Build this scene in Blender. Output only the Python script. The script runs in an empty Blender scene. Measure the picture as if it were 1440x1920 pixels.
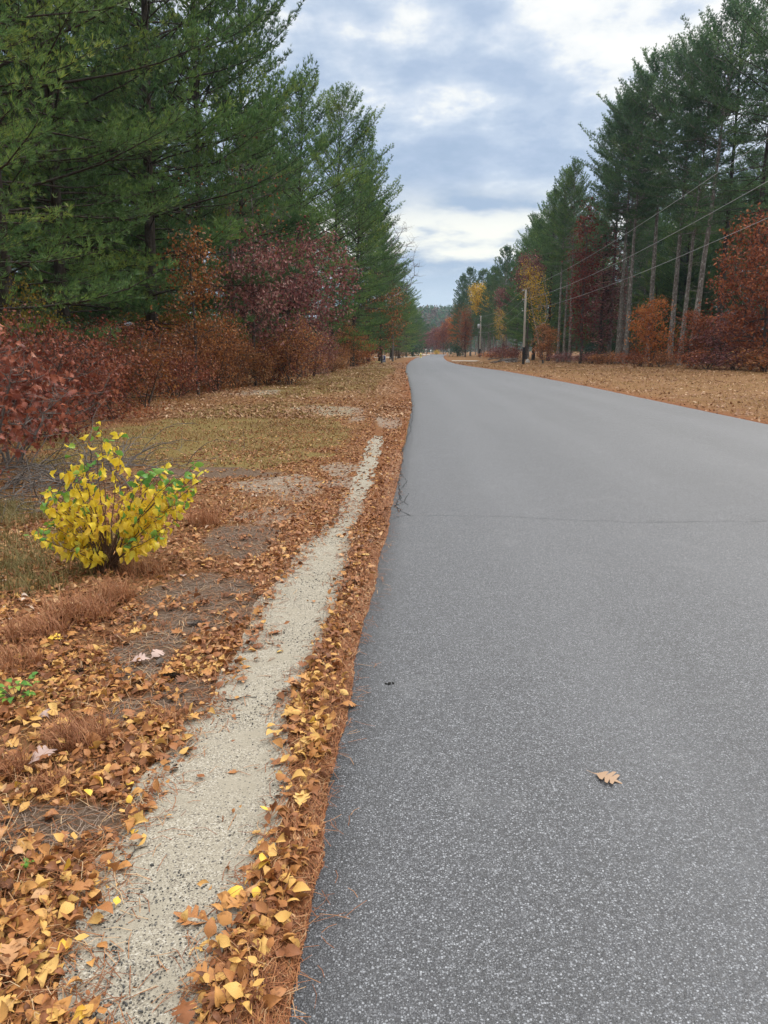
import bpy, math, random
import numpy as np
from mathutils import Matrix, Vector

R = math.radians
scene = bpy.context.scene
COL = scene.collection
FPX = 1443.0
PITCH = math.atan((960 - 657) / FPX)
CAMH = 1.55
cp, sp = math.cos(PITCH), math.sin(PITCH)

# ------------------------------------------------------------------ view geometry (photo pixel -> place)
def gp(u, v):
    """ground point (x, y) seen at photo pixel (u, v)"""
    fx = (u - 720) / FPX; yd = (v - 960) / FPX
    dy = cp - yd * sp; dz = -sp - yd * cp
    t = CAMH / -dz
    return fx * t, dy * t
def xat(u, Y):
    """x of a thing that stands near the horizon line at column u and depth Y"""
    yd = (657 - 960) / FPX
    return (u - 720) / FPX * Y / (cp - yd * sp)
def zat(v, Y):
    yd = (v - 960) / FPX
    return CAMH + Y * (-sp - yd * cp) / (cp - yd * sp)

# ------------------------------------------------------------------ noise
def _hash(ix, iy, seed):
    n = (ix.astype(np.int64) * 374761393 + iy.astype(np.int64) * 668265263 + seed * 144269) & 0x7fffffff
    n = ((n ^ (n >> 13)) * 1274126177) & 0x7fffffff
    n = (n ^ (n >> 16)) & 0xffff
    return n / 65535.0
def vnoise(x, y, seed=0):
    x = np.asarray(x, float); y = np.asarray(y, float)
    ix = np.floor(x); iy = np.floor(y); fx = x - ix; fy = y - iy
    fx = fx * fx * (3 - 2 * fx); fy = fy * fy * (3 - 2 * fy)
    a = _hash(ix, iy, seed); b = _hash(ix + 1, iy, seed); c = _hash(ix, iy + 1, seed); d = _hash(ix + 1, iy + 1, seed)
    return (a * (1 - fx) + b * fx) * (1 - fy) + (c * (1 - fx) + d * fx) * fy
def fbm(x, y, seed=0, oct=3):
    s = 0; a = .5; t = 0
    for i in range(oct):
        s = s + a * vnoise(x * 2 ** i, y * 2 ** i, seed + i * 17); t += a; a *= .5
    return s / t
def sstep(a, b, x):
    t = np.clip((np.asarray(x, float) - a) / (b - a), 0, 1)
    return t * t * (3 - 2 * t)

# ------------------------------------------------------------------ mesh collecting
class MB:
    def __init__(self): self.v = []; self.f = {}; self.n = 0
    def add(self, v, f):
        v = np.asarray(v, float).reshape(-1, 3); f = np.asarray(f, np.int64)
        self.v.append(v); self.f.setdefault(f.shape[1], []).append(f + self.n); self.n += len(v)
    def inst(self, tv, tf, pos, M):
        """template tv, tf placed N times: pos (N,3), M (N,3,3)"""
        N = len(pos)
        if not N: return
        k = len(tv)
        v = np.einsum('nij,kj->nki', M, tv) + np.asarray(pos)[:, None, :]
        f = (np.asarray(tf)[None] + (np.arange(N) * k)[:, None, None]).reshape(-1, np.asarray(tf).shape[1])
        self.add(v.reshape(-1, 3), f)
    def frusta(self, p0, p1, r0, r1, sides=4):
        p0 = np.asarray(p0, float); p1 = np.asarray(p1, float)
        N = len(p0)
        if not N: return
        r0 = np.broadcast_to(np.asarray(r0, float), (N,)); r1 = np.broadcast_to(np.asarray(r1, float), (N,))
        d = p1 - p0; d = d / (np.linalg.norm(d, axis=1, keepdims=True) + 1e-9)
        up = np.where(np.abs(d[:, 2:3]) > .9, np.array([[1., 0, 0]]), np.array([[0, 0, 1.]]))
        a = np.cross(d, up); a /= np.linalg.norm(a, axis=1, keepdims=True); b = np.cross(d, a)
        th = np.arange(sides) / sides * 2 * math.pi
        ring = np.cos(th)[None, :, None] * a[:, None, :] + np.sin(th)[None, :, None] * b[:, None, :]
        v = np.concatenate([p0[:, None] + ring * r0[:, None, None], p1[:, None] + ring * r1[:, None, None]], 1)
        f = np.array([[i, (i + 1) % sides, sides + (i + 1) % sides, sides + i] for i in range(sides)])
        f = (f[None] + (np.arange(N) * 2 * sides)[:, None, None]).reshape(-1, 4)
        self.add(v.reshape(-1, 3), f)
    def tube(self, pts, rad, sides=6, cap=False):
        pts = np.asarray(pts, float); n = len(pts); rad = np.broadcast_to(np.asarray(rad, float), (n,))
        d = np.gradient(pts, axis=0); d /= np.linalg.norm(d, axis=1, keepdims=True) + 1e-9
        ref = np.array([1., 0, 0]) if abs(d[0][0]) < .8 else np.array([0, 1., 0])
        a = np.cross(d, ref); a /= np.linalg.norm(a, axis=1, keepdims=True); b = np.cross(d, a)
        th = np.arange(sides) / sides * 2 * math.pi
        v = pts[:, None] + (np.cos(th)[None, :, None] * a[:, None] + np.sin(th)[None, :, None] * b[:, None]) * rad[:, None, None]
        i = np.arange(n - 1)[:, None] * sides; j = np.arange(sides)[None]; jn = (j + 1) % sides
        f = np.stack([i + j, i + jn, i + sides + jn, i + sides + j], -1).reshape(-1, 4)
        self.add(v.reshape(-1, 3), f)
        if cap:
            self.f.setdefault(sides, []).append(np.array([[self.n - sides + k for k in range(sides)]]))
    def box(self, c, s, rz=0):
        x, y, z = [k / 2 for k in s]
        v = np.array([[a * x, b * y, d * z] for d in (-1, 1) for a, b in ((-1, -1), (1, -1), (1, 1), (-1, 1))])
        if rz: v = v @ np.array(Matrix.Rotation(rz, 3, 'Z')).T
        self.add(v + np.array(c), [[3, 2, 1, 0], [4, 5, 6, 7], [0, 1, 5, 4], [1, 2, 6, 5], [2, 3, 7, 6], [3, 0, 4, 7]])
    def mesh(self, name, mat=None, smooth=False, attrs=None):
        me = bpy.data.meshes.new(name)
        V = np.concatenate(self.v) if self.v else np.zeros((0, 3))
        loops = []; starts = []; tot = 0
        for k, fl in self.f.items():
            F = np.concatenate(fl); loops.append(F.reshape(-1)); starts.append(tot + np.arange(len(F)) * k); tot += F.size
        L = np.concatenate(loops); S = np.concatenate(starts)
        me.vertices.add(len(V)); me.vertices.foreach_set('co', V.astype(np.float32).reshape(-1))
        me.loops.add(len(L)); me.loops.foreach_set('vertex_index', L.astype(np.int32))
        me.polygons.add(len(S)); me.polygons.foreach_set('loop_start', S.astype(np.int32))
        if smooth: me.polygons.foreach_set('use_smooth', np.ones(len(S), bool))
        for an, arr in (attrs or {}).items():
            at = me.attributes.new(an, 'FLOAT', 'POINT'); at.data.foreach_set('value', np.asarray(arr, np.float32))
        me.update(calc_edges=True); me.validate()
        if mat: me.materials.append(mat)
        return me
    def build(self, name, mat, parent=None, smooth=False, attrs=None):
        return link(name, self.mesh(name, mat, smooth, attrs), parent)

def link(name, me, parent=None):
    o = bpy.data.objects.new(name, me); COL.objects.link(o)
    if parent: o.parent = parent
    return o
def tag(o, label=None, cat=None, group=None, kind=None):
    if label: o['label'] = label
    if cat: o['category'] = cat
    if group: o['group'] = group
    if kind: o['kind'] = kind
    return o
def thing(name, label, cat, loc, group=None, rz=0, tilt=0, tiltaz=0, scale=1):
    o = bpy.data.objects.new(name, None); COL.objects.link(o); o.empty_display_size = .2
    m = Matrix.Rotation(tiltaz, 3, 'Z') @ Matrix.Rotation(tilt, 3, 'Y') @ Matrix.Rotation(-tiltaz, 3, 'Z') @ Matrix.Rotation(rz, 3, 'Z')
    o.location = loc; o.rotation_euler = m.to_euler()
    o.scale = scale if hasattr(scale, '__len__') else (scale,) * 3
    return tag(o, label, cat, group)

# ------------------------------------------------------------------ materials
def newmat(name):
    m = bpy.data.materials.new(name); m.use_nodes = True
    nt = m.node_tree; nt.nodes.clear()
    out = nt.nodes.new('ShaderNodeOutputMaterial')
    return m, nt, out
class NT:
    def __init__(self, nt): self.nt = nt
    def n(self, t, **kw):
        nd = self.nt.nodes.new(t)
        for k, v in kw.items(): setattr(nd, k, v)
        return nd
    def l(self, a, b): self.nt.links.new(a, b)
    def val(self, sock, v):
        if isinstance(v, bpy.types.NodeSocket): self.l(v, sock)
        else: sock.default_value = v
    def math(self, op, a, b=0.0, clamp=False):
        nd = self.n('ShaderNodeMath', operation=op, use_clamp=clamp); self.val(nd.inputs[0], a); self.val(nd.inputs[1], b); return nd.outputs[0]
    def mix(self, f, a, b, blend='MIX'):
        nd = self.n('ShaderNodeMix', data_type='RGBA', blend_type=blend)
        self.val(nd.inputs[0], f)
        self.val(nd.inputs[6], a if isinstance(a, bpy.types.NodeSocket) else (*a, 1)); self.val(nd.inputs[7], b if isinstance(b, bpy.types.NodeSocket) else (*b, 1))
        return nd.outputs[2]
    def ramp(self, f, stops, interp='LINEAR'):
        nd = self.n('ShaderNodeValToRGB'); cr = nd.color_ramp; cr.interpolation = interp
        while len(cr.elements) < len(stops): cr.elements.new(.5)
        for e, (p, c) in zip(cr.elements, stops): e.position = p; e.color = (*c, 1) if len(c) == 3 else c
        self.l(f, nd.inputs[0]); return nd.outputs[0]
    def framp(self, f, a, b):
        nd = self.n('ShaderNodeMapRange', interpolation_type='SMOOTHSTEP'); self.l(f, nd.inputs[0])
        nd.inputs[1].default_value = a; nd.inputs[2].default_value = b; return nd.outputs[0]
    def noise(self, vec, scale, detail=3, rough=.6, scl=None):
        nd = self.n('ShaderNodeTexNoise'); nd.inputs['Scale'].default_value = scale; nd.inputs['Detail'].default_value = detail; nd.inputs['Roughness'].default_value = rough
        if vec is not None:
            if scl:
                mp = self.n('ShaderNodeMapping'); mp.inputs['Scale'].default_value = scl; self.l(vec, mp.inputs[0]); vec = mp.outputs[0]
            self.l(vec, nd.inputs['Vector'])
        return nd.outputs[0]
    def voro(self, vec, scale, feature='F1'):
        nd = self.n('ShaderNodeTexVoronoi', feature=feature); nd.inputs['Scale'].default_value = scale; self.l(vec, nd.inputs['Vector']); return nd
    def obj(self): return self.n('ShaderNodeTexCoord').outputs['Object']
    def attr(self, name): return self.n('ShaderNodeAttribute', attribute_name=name).outputs['Fac']
    def bump(self, h, strength, dist):
        nd = self.n('ShaderNodeBump'); nd.inputs['Strength'].default_value = strength; nd.inputs['Distance'].default_value = dist; self.l(h, nd.inputs['Height']); return nd.outputs[0]
    def pbsdf(self, col, rough=.7, spec=.3, normal=None, metal=0):
        nd = self.n('ShaderNodeBsdfPrincipled'); self.val(nd.inputs['Base Color'], col if isinstance(col, bpy.types.NodeSocket) else (*col, 1))
        self.val(nd.inputs['Roughness'], rough); self.val(nd.inputs['Specular IOR Level'], spec); nd.inputs['Metallic'].default_value = metal
        if normal is not None: self.l(normal, nd.inputs['Normal'])
        return nd.outputs[0]

def leafmat(name, stops, trans=.3, nscale=.5, namt=.5, rough=.5, spec=.25, interp='LINEAR', mottle=0):
    m, nt, out = newmat(name); g = NT(nt)
    isl = g.n('ShaderNodeNewGeometry').outputs['Random Per Island']
    orand = g.n('ShaderNodeObjectInfo').outputs['Random']
    add = g.n('ShaderNodeVectorMath', operation='ADD'); g.l(g.obj(), add.inputs[0])
    comb = g.n('ShaderNodeCombineXYZ'); g.l(g.math('MULTIPLY', orand, 50.), comb.inputs[0]); g.l(comb.outputs[0], add.inputs[1])
    nz = g.framp(g.noise(add.outputs[0], nscale, 2), .25, .75)
    f = g.math('ADD', g.math('MULTIPLY', isl, 1 - namt), g.math('MULTIPLY', nz, namt))
    f = g.math('ADD', f, g.math('MULTIPLY', g.math('SUBTRACT', orand, .5), .16), clamp=True)
    c = g.ramp(f, stops, interp)
    if mottle: c = g.mix(g.math('MULTIPLY', g.framp(g.noise(g.obj(), mottle, 3), .5, .68), .5), c, tuple(k * .45 for k in stops[1][1]))
    b = g.pbsdf(c, rough, spec)
    t = g.n('ShaderNodeBsdfTranslucent'); g.l(c, t.inputs[0])
    mx = g.n('ShaderNodeMixShader'); mx.inputs[0].default_value = trans; g.l(b, mx.inputs[1]); g.l(t.outputs[0], mx.inputs[2])
    g.l(mx.outputs[0], out.inputs[0])
    return m
def simplemat(name, col, rough=.6, var=.25, scale=20, spec=.3, bump=0):
    m, nt, out = newmat(name); g = NT(nt)
    nz = g.noise(g.obj(), scale, 4)
    c = g.mix(nz, tuple(k * (1 - var) for k in col), tuple(min(1, k * (1 + var)) for k in col))
    g.l(g.pbsdf(c, rough, spec, g.bump(nz, bump, .01) if bump else None), out.inputs[0])
    return m
def barkmat(name, dark, light, lichen=None, lich_amt=.5):
    m, nt, out = newmat(name); g = NT(nt); v = g.obj()
    a = g.noise(v, 9, 5, .7, (1, 1, .16)); b = g.noise(v, 2.2, 3)
    c = g.mix(g.framp(a, .35, .68), dark, light)
    if lichen: c = g.mix(g.math('MULTIPLY', g.framp(g.noise(v, 5.5, 4, .7, (1, 1, .6)), .5, .62), lich_amt), c, lichen)
    c = g.mix(b, c, tuple(k * .8 for k in dark))
    g.l(g.pbsdf(c, .9, .15, g.bump(a, .6, .03)), out.inputs[0])
    return m

M = {}
M['needle_dark'] = leafmat('pine_needles', [(0, (0.026, 0.059, 0.026)), (.35, (0.064, 0.130, 0.050)), (.65, (0.122, 0.222, 0.067)), (.86, (0.196, 0.291, 0.072)), (1, (0.281, 0.319, 0.067))], .40, .35, .6)
M['needle_green'] = leafmat('pine_needles_bright', [(0, (0.029, 0.062, 0.026)), (.35, (0.072, 0.142, 0.048)), (.62, (0.130, 0.222, 0.062)), (.84, (0.228, 0.306, 0.066)), (1, (0.342, 0.360, 0.065))], .40, .4, .6)
M['needle_blue'] = leafmat('pine_needles_cool', [(0, (0.039, 0.084, 0.043)), (.4, (0.074, 0.145, 0.067)), (.75, (0.125, 0.218, 0.086)), (1, (0.226, 0.299, 0.089))], .40, .3, .6)
M['needle_far'] = leafmat('pine_needles_far', [(0, (0.034, 0.076, 0.038)), (.4, (0.063, 0.127, 0.058)), (.75, (0.108, 0.179, 0.068)), (1, (0.187, 0.221, 0.071))], .40, .3, .6)
M['bark_pine'] = barkmat('pine_bark', (.035, .028, .023), (.10, .085, .072), (.20, .20, .17), .35)
M['bark_pale'] = barkmat('lichen_pine_bark', (.11, .095, .082), (.32, .285, .25), (.58, .58, .53), .9)
M['bark_oak'] = barkmat('oak_bark', (.06, .05, .042), (.17, .145, .125))
M['bark_grey'] = barkmat('grey_twig_bark', (.12, .105, .095), (.28, .25, .23))
M['bark_birch'] = barkmat('birch_bark', (.2, .18, .15), (.55, .52, .47))
M['rust'] = leafmat('rust_oak_leaves', [(0, (0.083, 0.028, 0.015)), (.3, (0.206, 0.072, 0.028)), (.6, (0.372, 0.145, 0.048)), (.85, (0.524, 0.256, 0.095)), (1, (0.690, 0.427, 0.228))], .3, .9, .3)
M['slimrust'] = leafmat('orange_brown_oak_leaves', [(0, (.09, .030, .012)), (.35, (.20, .070, .024)), (.65, (.32, .13, .042)), (.88, (.44, .21, .07)), (1, (.50, .31, .16))], .3, .7, .4)
M['redbrown'] = leafmat('red_brown_oak_leaves', [(0, (0.050, 0.013, 0.009)), (.35, (0.149, 0.036, 0.022)), (.65, (0.260, 0.075, 0.041)), (.87, (0.409, 0.160, 0.088)), (1, (0.576, 0.341, 0.225))], .3, .9, .3)
M['coral'] = leafmat('coral_red_oak_leaves', [(0, (0.077, 0.019, 0.014)), (.35, (0.180, 0.049, 0.032)), (.65, (0.283, 0.088, 0.053)), (.88, (0.378, 0.123, 0.066)), (1, (0.412, 0.246, 0.176))], .25, .9, .25)
M['maroon'] = leafmat('maroon_oak_leaves', [(0, (0.064, 0.020, 0.024)), (.35, (0.167, 0.055, 0.055)), (.65, (0.283, 0.113, 0.101)), (.88, (0.426, 0.220, 0.180)), (1, (0.592, 0.399, 0.335))], .3, .6, .3)
M['orange'] = leafmat('orange_leaves', [(0, (0.132, 0.037, 0.013)), (.4, (0.344, 0.106, 0.026)), (.75, (0.503, 0.185, 0.045)), (1, (0.582, 0.291, 0.079))], .3, .6, .45)
M['brick'] = leafmat('brick_red_leaves', [(0, (0.081, 0.021, 0.011)), (.4, (0.230, 0.063, 0.025)), (.75, (0.380, 0.121, 0.044)), (1, (0.517, 0.230, 0.092))], .3, .6, .35)
M['crimson'] = leafmat('dark_red_vine_leaves', [(0, (.05, .010, .010)), (.4, (.15, .028, .022)), (.75, (.25, .058, .038)), (1, (.36, .13, .08))], .28, .6, .35)
M['yellow'] = leafmat('yellow_tree_leaves', [(0, (0.299, 0.172, 0.023)), (.4, (0.552, 0.345, 0.034)), (.8, (0.713, 0.483, 0.057)), (1, (0.345, 0.322, 0.046))], .35, .6, .4)
M['yelgreen'] = leafmat('yellow_green_leaves', [(0, (.07, .07, .015)), (.45, (.19, .16, .025)), (.8, (.32, .20, .03)), (1, (.34, .15, .03))], .3, .8, .4)
M['brownsparse'] = leafmat('brown_leaves', [(0, (.06, .042, .03)), (.5, (.125, .082, .05)), (1, (.23, .15, .085))], .25, .6, .4)
M['darkgreen'] = leafmat('dark_green_leaves', [(0, (.010, .035, .018)), (.5, (.025, .075, .034)), (1, (.05, .11, .05))], .2, .8, .4)
M['shrubyellow'] = leafmat('bright_yellow_leaves', [(0, (.62, .36, .035)), (.25, (.78, .56, .04)), (.7, (.82, .66, .06)), (.88, (.78, .52, .07)), (1, (.60, .58, .08))], .42, 2.5, .2, .45)
M['shrubgreen'] = leafmat('fresh_green_leaves', [(0, (.09, .24, .045)), (.5, (.17, .34, .06)), (1, (.34, .44, .06))], .35, 2.5, .2, .45)
M['golden'] = leafmat('golden_fallen_leaf', [(0, (.46, .24, .07)), (.4, (.60, .34, .095)), (.75, (.68, .43, .13)), (1, (.72, .50, .20))], .12, 30, .3, .55, mottle=40)
M['rustleaf'] = leafmat('rust_fallen_leaf', [(0, (.18, .07, .03)), (.4, (.33, .135, .048)), (.75, (.44, .20, .07)), (1, (.50, .27, .12))], .12, 30, .3, .55, mottle=40)
M['yellowleaf'] = leafmat('yellow_fallen_leaf', [(0, (.66, .38, .05)), (.6, (.76, .48, .07)), (1, (.80, .55, .12))], .12, 30, .3, .5)
M['litter'] = leafmat('leaf_litter', [(0, (.11, .045, .022)), (.2, (.24, .09, .034)), (.4, (.38, .16, .05)), (.6, (.50, .25, .075)), (.8, (.60, .36, .11)), (.95, (.68, .46, .16)), (1, (.5, .33, .24))], .1, 1.2, .2, .55, mottle=55)
M['rustlitter'] = leafmat('rust_leaf_litter', [(0, (0.090, 0.037, 0.020)), (.3, (0.202, 0.081, 0.035)), (.6, (0.336, 0.140, 0.056)), (.82, (0.448, 0.220, 0.094)), (.95, (0.582, 0.366, 0.188)), (1, (0.560, 0.439, 0.350))], .1, 1.2, .25, .55, mottle=55)
M['farlitter'] = leafmat('verge_leaves', [(0, (.12, .055, .03)), (.35, (.24, .115, .055)), (.75, (.40, .23, .12)), (1, (.66, .48, .32))], .1, .4, .3, .6)
M['needles'] = leafmat('fallen_pine_needles', [(0, (0.074, 0.029, 0.015)), (.3, (0.172, 0.061, 0.024)), (.62, (0.271, 0.102, 0.038)), (.84, (0.344, 0.164, 0.068)), (1, (0.476, 0.344, 0.204))], .05, .8, .2, .6)
M['greyneedles'] = leafmat('grey_old_needles', [(0, (.10, .07, .055)), (.5, (.22, .16, .125)), (1, (.38, .29, .22))], .05, .8, .2, .6)
M['drygrass'] = leafmat('dry_grass_blades', [(0, (.11, .06, .025)), (.35, (.22, .125, .048)), (.7, (.33, .21, .08)), (.88, (.20, .17, .05)), (1, (.42, .30, .14))], .2, .35, .5, .6)
M['redgrass'] = leafmat('russet_dry_grass', [(0, (.20, .075, .035)), (.5, (.36, .16, .075)), (1, (.50, .29, .15))], .2, 3, .3, .6)
M['olivegrass'] = leafmat('olive_dry_grass', [(0, (.075, .07, .025)), (.5, (.17, .145, .05)), (.8, (.27, .20, .085)), (1, (.36, .27, .14))], .2, 1.5, .4, .6)
M['paleoak'] = leafmat('pale_oak_leaf', [(0, (.38, .25, .21)), (1, (.55, .42, .37))], .1, 30, .3, .6)
M['tanoak'] = leafmat('tan_oak_leaf', [(0, (0.286, 0.170, 0.102)), (1, (0.422, 0.286, 0.184))], .1, 40, .6, .55)
M['pebble'] = leafmat('dark_gravel', [(0, (.035, .035, .035)), (.4, (.075, .073, .07)), (.75, (.17, .16, .145)), (1, (.38, .36, .33))], 0, 30, .2, .8)
M['cone'] = simplemat('pine_cone', (.085, .06, .045), .8, .4, 60, .2)
M['conepale'] = simplemat('weathered_pine_cone', (.20, .165, .14), .8, .4, 60, .2)
M['poleg'] = barkmat('weathered_pole', (.30, .27, .23), (.46, .42, .36))
M['poledark'] = simplemat('dark_wrap', (.02, .019, .018), .8)
M['metal'] = simplemat('galvanised_metal', (.42, .43, .44), .45, .15, 8, .5)
M['wire'] = simplemat('cable_sheath', (.34, .36, .38), .6, .1, 4)
M['white'] = simplemat('white_paint', (.72, .72, .70), .5, .06, 6)
M['signblue'] = simplemat('sign_blue', (.025, .035, .20), .45, .1, 3)
M['signlines'] = simplemat('sign_grey_blue', (.20, .24, .46), .45, .1, 3)
M['hydrant'] = simplemat('faded_yellow_paint', (.62, .52, .16), .5, .1, 6)
M['stone'] = simplemat('pale_granite', (.42, .40, .37), .85, .35, 6, .2, .5)
M['whitestone'] = simplemat('white_stone', (.70, .68, .64), .85, .15, 6, .2, .3)

# ------------------------------------------------------------------ templates (length along +X)
def ovate(curl=.2, fold=.12, twist=0., serr=0, wmax=.40, n=5, tip=1.0):
    xs = np.linspace(0, 1, n); w = wmax * np.sin(np.pi * xs ** .72) ** .9 * (1 - .25 * xs)
    w[0] = .03; w[-1] = 0.0
    mid = np.stack([xs, 0 * xs, -curl * (2 * xs - 1) ** 2 + curl], 1)
    V = [mid]
    for sgn in (1, -1):
        xw = xs + (.05 if serr else .02)
        ww = w.copy()
        if serr: ww[1:-1:2] *= (1 - serr)
        V.append(np.stack([np.minimum(xw, 1), sgn * ww * np.cos(twist), mid[:, 2] + fold * ww / wmax * (1 + sgn * twist * 2)], 1))
    V = np.concatenate(V); F = []
    for i in range(n - 1):
        F.append([i, n + i, n + i + 1, i + 1]); F.append([i, i + 1, 2 * n + i + 1, 2 * n + i])
    k = len(V)   # petiole
    V = np.concatenate([V, [[-.28, .006, .02], [-.28, -.006, .02], [.02, -.012, .0], [.02, .012, .0]]])
    F.append([k, k + 1, k + 2, k + 3])
    return V, np.array(F)
def oakleaf(curl=.1, fold=.06, n_l=3, deep=.32, wmax=.36):
    xs = [0, .14]; w = [.012, .045]
    for i in range(n_l):
        c = .30 + i * (.52 / n_l)
        amp = wmax * (.72, 1.0, .82, .6)[i]
        xs += [c - .05, c + .045, c + .11]; w += [amp * .92, amp, amp * deep]
    xs += [1.0]; w += [.03]
    xs = np.array(xs); w = np.array(w); n = len(xs)
    xm = np.linspace(0, 1, n) * .4 + xs * .6
    z = curl * (1 - (2 * xm - 1) ** 2)
    mid = np.stack([xm, 0 * xm, z], 1); V = [mid]
    for sgn in (1, -1):
        V.append(np.stack([np.minimum(xs + w * .32, 1.02), sgn * w, z + fold * w / wmax], 1))
    V = np.concatenate(V); F = []
    for i in range(n - 1):
        F.append([i, n + i, n + i + 1, i + 1]); F.append([i, i + 1, 2 * n + i + 1, 2 * n + i])
    k = len(V)
    V = np.concatenate([V, [[-.22, .008, .02], [-.22, -.008, .02], [.02, -.014, 0], [.02, .014, 0]]])
    F.append([k, k + 1, k + 2, k + 3])
    return V, np.array(F)
DIAMOND = (np.array([[0, 0, 0], [.45, .27, .08], [1, 0, -.1], [.45, -.27, .08]], float), np.array([[0, 1, 2], [0, 2, 3]]))
HEX = (np.array([[0, 0, 0], [.25, .22, .14], [.62, .22, .16], [1, 0, -.12], [.62, -.22, .16], [.25, -.22, .14]], float), np.array([[0, 1, 2, 3], [0, 3, 4, 5]]))
OAKSM = (np.array([[0, 0, 0], [.35, .06, .02], [.34, .30, .05], [.58, .10, .02], [.68, .34, .05], [1, 0, -.1], [.68, -.34, .05], [.58, -.10, .02], [.34, -.30, .05], [.35, -.06, .02]], float),
         np.array([[0, 1, 9, 9], [1, 2, 3, 3], [1, 3, 7, 9], [9, 7, 8, 8], [3, 4, 5, 5], [3, 5, 7, 7], [7, 5, 6, 6]])[:, :3])
OAKSM = (OAKSM[0], np.array([[0, 1, 9], [1, 2, 3], [1, 3, 9], [3, 7, 9], [9, 7, 8], [3, 4, 5], [3, 5, 7], [7, 5, 6]]))
def tuft(n, ln, w, spread, rng):
    V = []; F = []
    for i in range(n):
        a = rng.uniform(0, 2 * math.pi); s = spread * math.sqrt(rng.uniform(.05, 1))
        d = np.array([math.cos(s), math.sin(s) * math.cos(a), math.sin(s) * math.sin(a)])
        p = np.cross(d, rng.normal(size=3)); p /= np.linalg.norm(p)
        l = ln * rng.uniform(.7, 1.1); m = d * l * .45
        k = len(V)
        V += [d * .0, m + p * w / 2, d * l, m - p * w / 2]; F.append([k, k + 1, k + 2, k + 3])
    return np.array(V), np.array(F)

def frames(d, rng, scale=1., roll=None):
    d = d / (np.linalg.norm(d, axis=1, keepdims=True) + 1e-9)
    r = rng.normal(size=d.shape) if roll is None else roll
    s = np.cross(r, d); s /= np.linalg.norm(s, axis=1, keepdims=True) + 1e-9
    n = np.cross(d, s)
    return np.stack([d, s, n], -1) * np.broadcast_to(np.asarray(scale, float), (len(d),))[:, None, None]
def flatframes(N, rng, tilt, scale, yaw=None):
    yaw = rng.uniform(0, 2 * math.pi, N) if yaw is None else yaw
    el = rng.normal(0, tilt, N); d = np.stack([np.cos(yaw) * np.cos(el), np.sin(yaw) * np.cos(el), np.sin(el)], -1)
    up = np.stack([rng.normal(0, tilt, N), rng.normal(0, tilt, N), np.where(rng.random(N) < .3, -1., 1.)], -1)
    s = np.cross(up, d); s /= np.linalg.norm(s, axis=1, keepdims=True); n = np.cross(d, s)
    return np.stack([d, s, n], -1) * np.asarray(scale, float).reshape(-1, 1, 1)

# ------------------------------------------------------------------ the road's two edges and the sand path (traced once, laid on the ground)
def trace(pts): 
    a = np.array([gp(u, v) for u, v in pts]); return a[np.argsort(a[:, 1])]
EL = trace([(516.7, 1920), (536.7, 1800), (556.7, 1727), (586, 1622), (606.7, 1507), (616.7, 1440), (640, 1340), (660, 1240), (670, 1190), (686.7, 1143), (696.7, 1093), (706.7, 1043), (723, 1000), (733, 936.7), (745, 885), (756.7, 836.7),
            (766, 790), (772, 762), (770, 735), (765, 710), (760, 697), (762, 685), (769, 677.5), (780, 671), (798, 667), (807, 664.6)])
ER = trace([(1440, 795), (1320, 770), (1200, 745), (1100, 724), (1000, 705), (940, 694.7), (879, 686.5), (855, 682.2), (838.6, 677), (832, 671.5), (832, 667), (838, 664.6)])
def interp_ext(Y, E):
    Y = np.asarray(Y, float); x = np.interp(Y, E[:, 1], E[:, 0])
    sl = (E[1 if len(E) > 12 and E is EL else 2, 0] - E[0, 0]) / (E[1 if E is EL else 2, 1] - E[0, 1])
    x = np.where(Y < E[0, 1], E[0, 0] + (Y - E[0, 1]) * sl, x)
    return x
def roadL(Y):
    Y = np.asarray(Y, float); return interp_ext(Y, EL) + .03 * (vnoise(Y * 1.6, 0 * Y, 5) - .5) + .022 * (fbm(Y * 7, 0 * Y, 15) - .5)
def roadR(Y): return interp_ext(Y, ER) + .03 * (vnoise(np.asarray(Y) * 1.3, 0 * np.asarray(Y), 6) - .5)
PL = trace([(172, 1925), (150, 1850), (125, 1795), (176, 1735), (198, 1640), (240, 1570), (272, 1535), (308, 1440), (400, 1315), (468, 1215), (500, 1120), (540, 1075), (588, 1012), (638, 975), (655, 930), (678, 880), (692, 840), (706, 817)])
PR = trace([(375, 1925), (398, 1800), (480, 1650), (545, 1500), (543, 1330), (590, 1240), (627, 1150), (652, 1070), (658, 1005), (690, 930), (704, 880), (714, 840), (718, 817)])
YPATH = min(PL[-1, 1], PR[-1, 1])
def pathL(Y):
    Y = np.asarray(Y, float); x = np.interp(Y, PL[:, 1], PL[:, 0]); return np.where(Y < PL[0, 1], PL[0, 0] + (Y - PL[0, 1]) * -.1, x)
def pathR(Y):
    Y = np.asarray(Y, float); x = np.interp(Y, PR[:, 1], PR[:, 0]); return np.where(Y < PR[0, 1], PR[0, 0] + (Y - PR[0, 1]) * .02, x)
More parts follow.
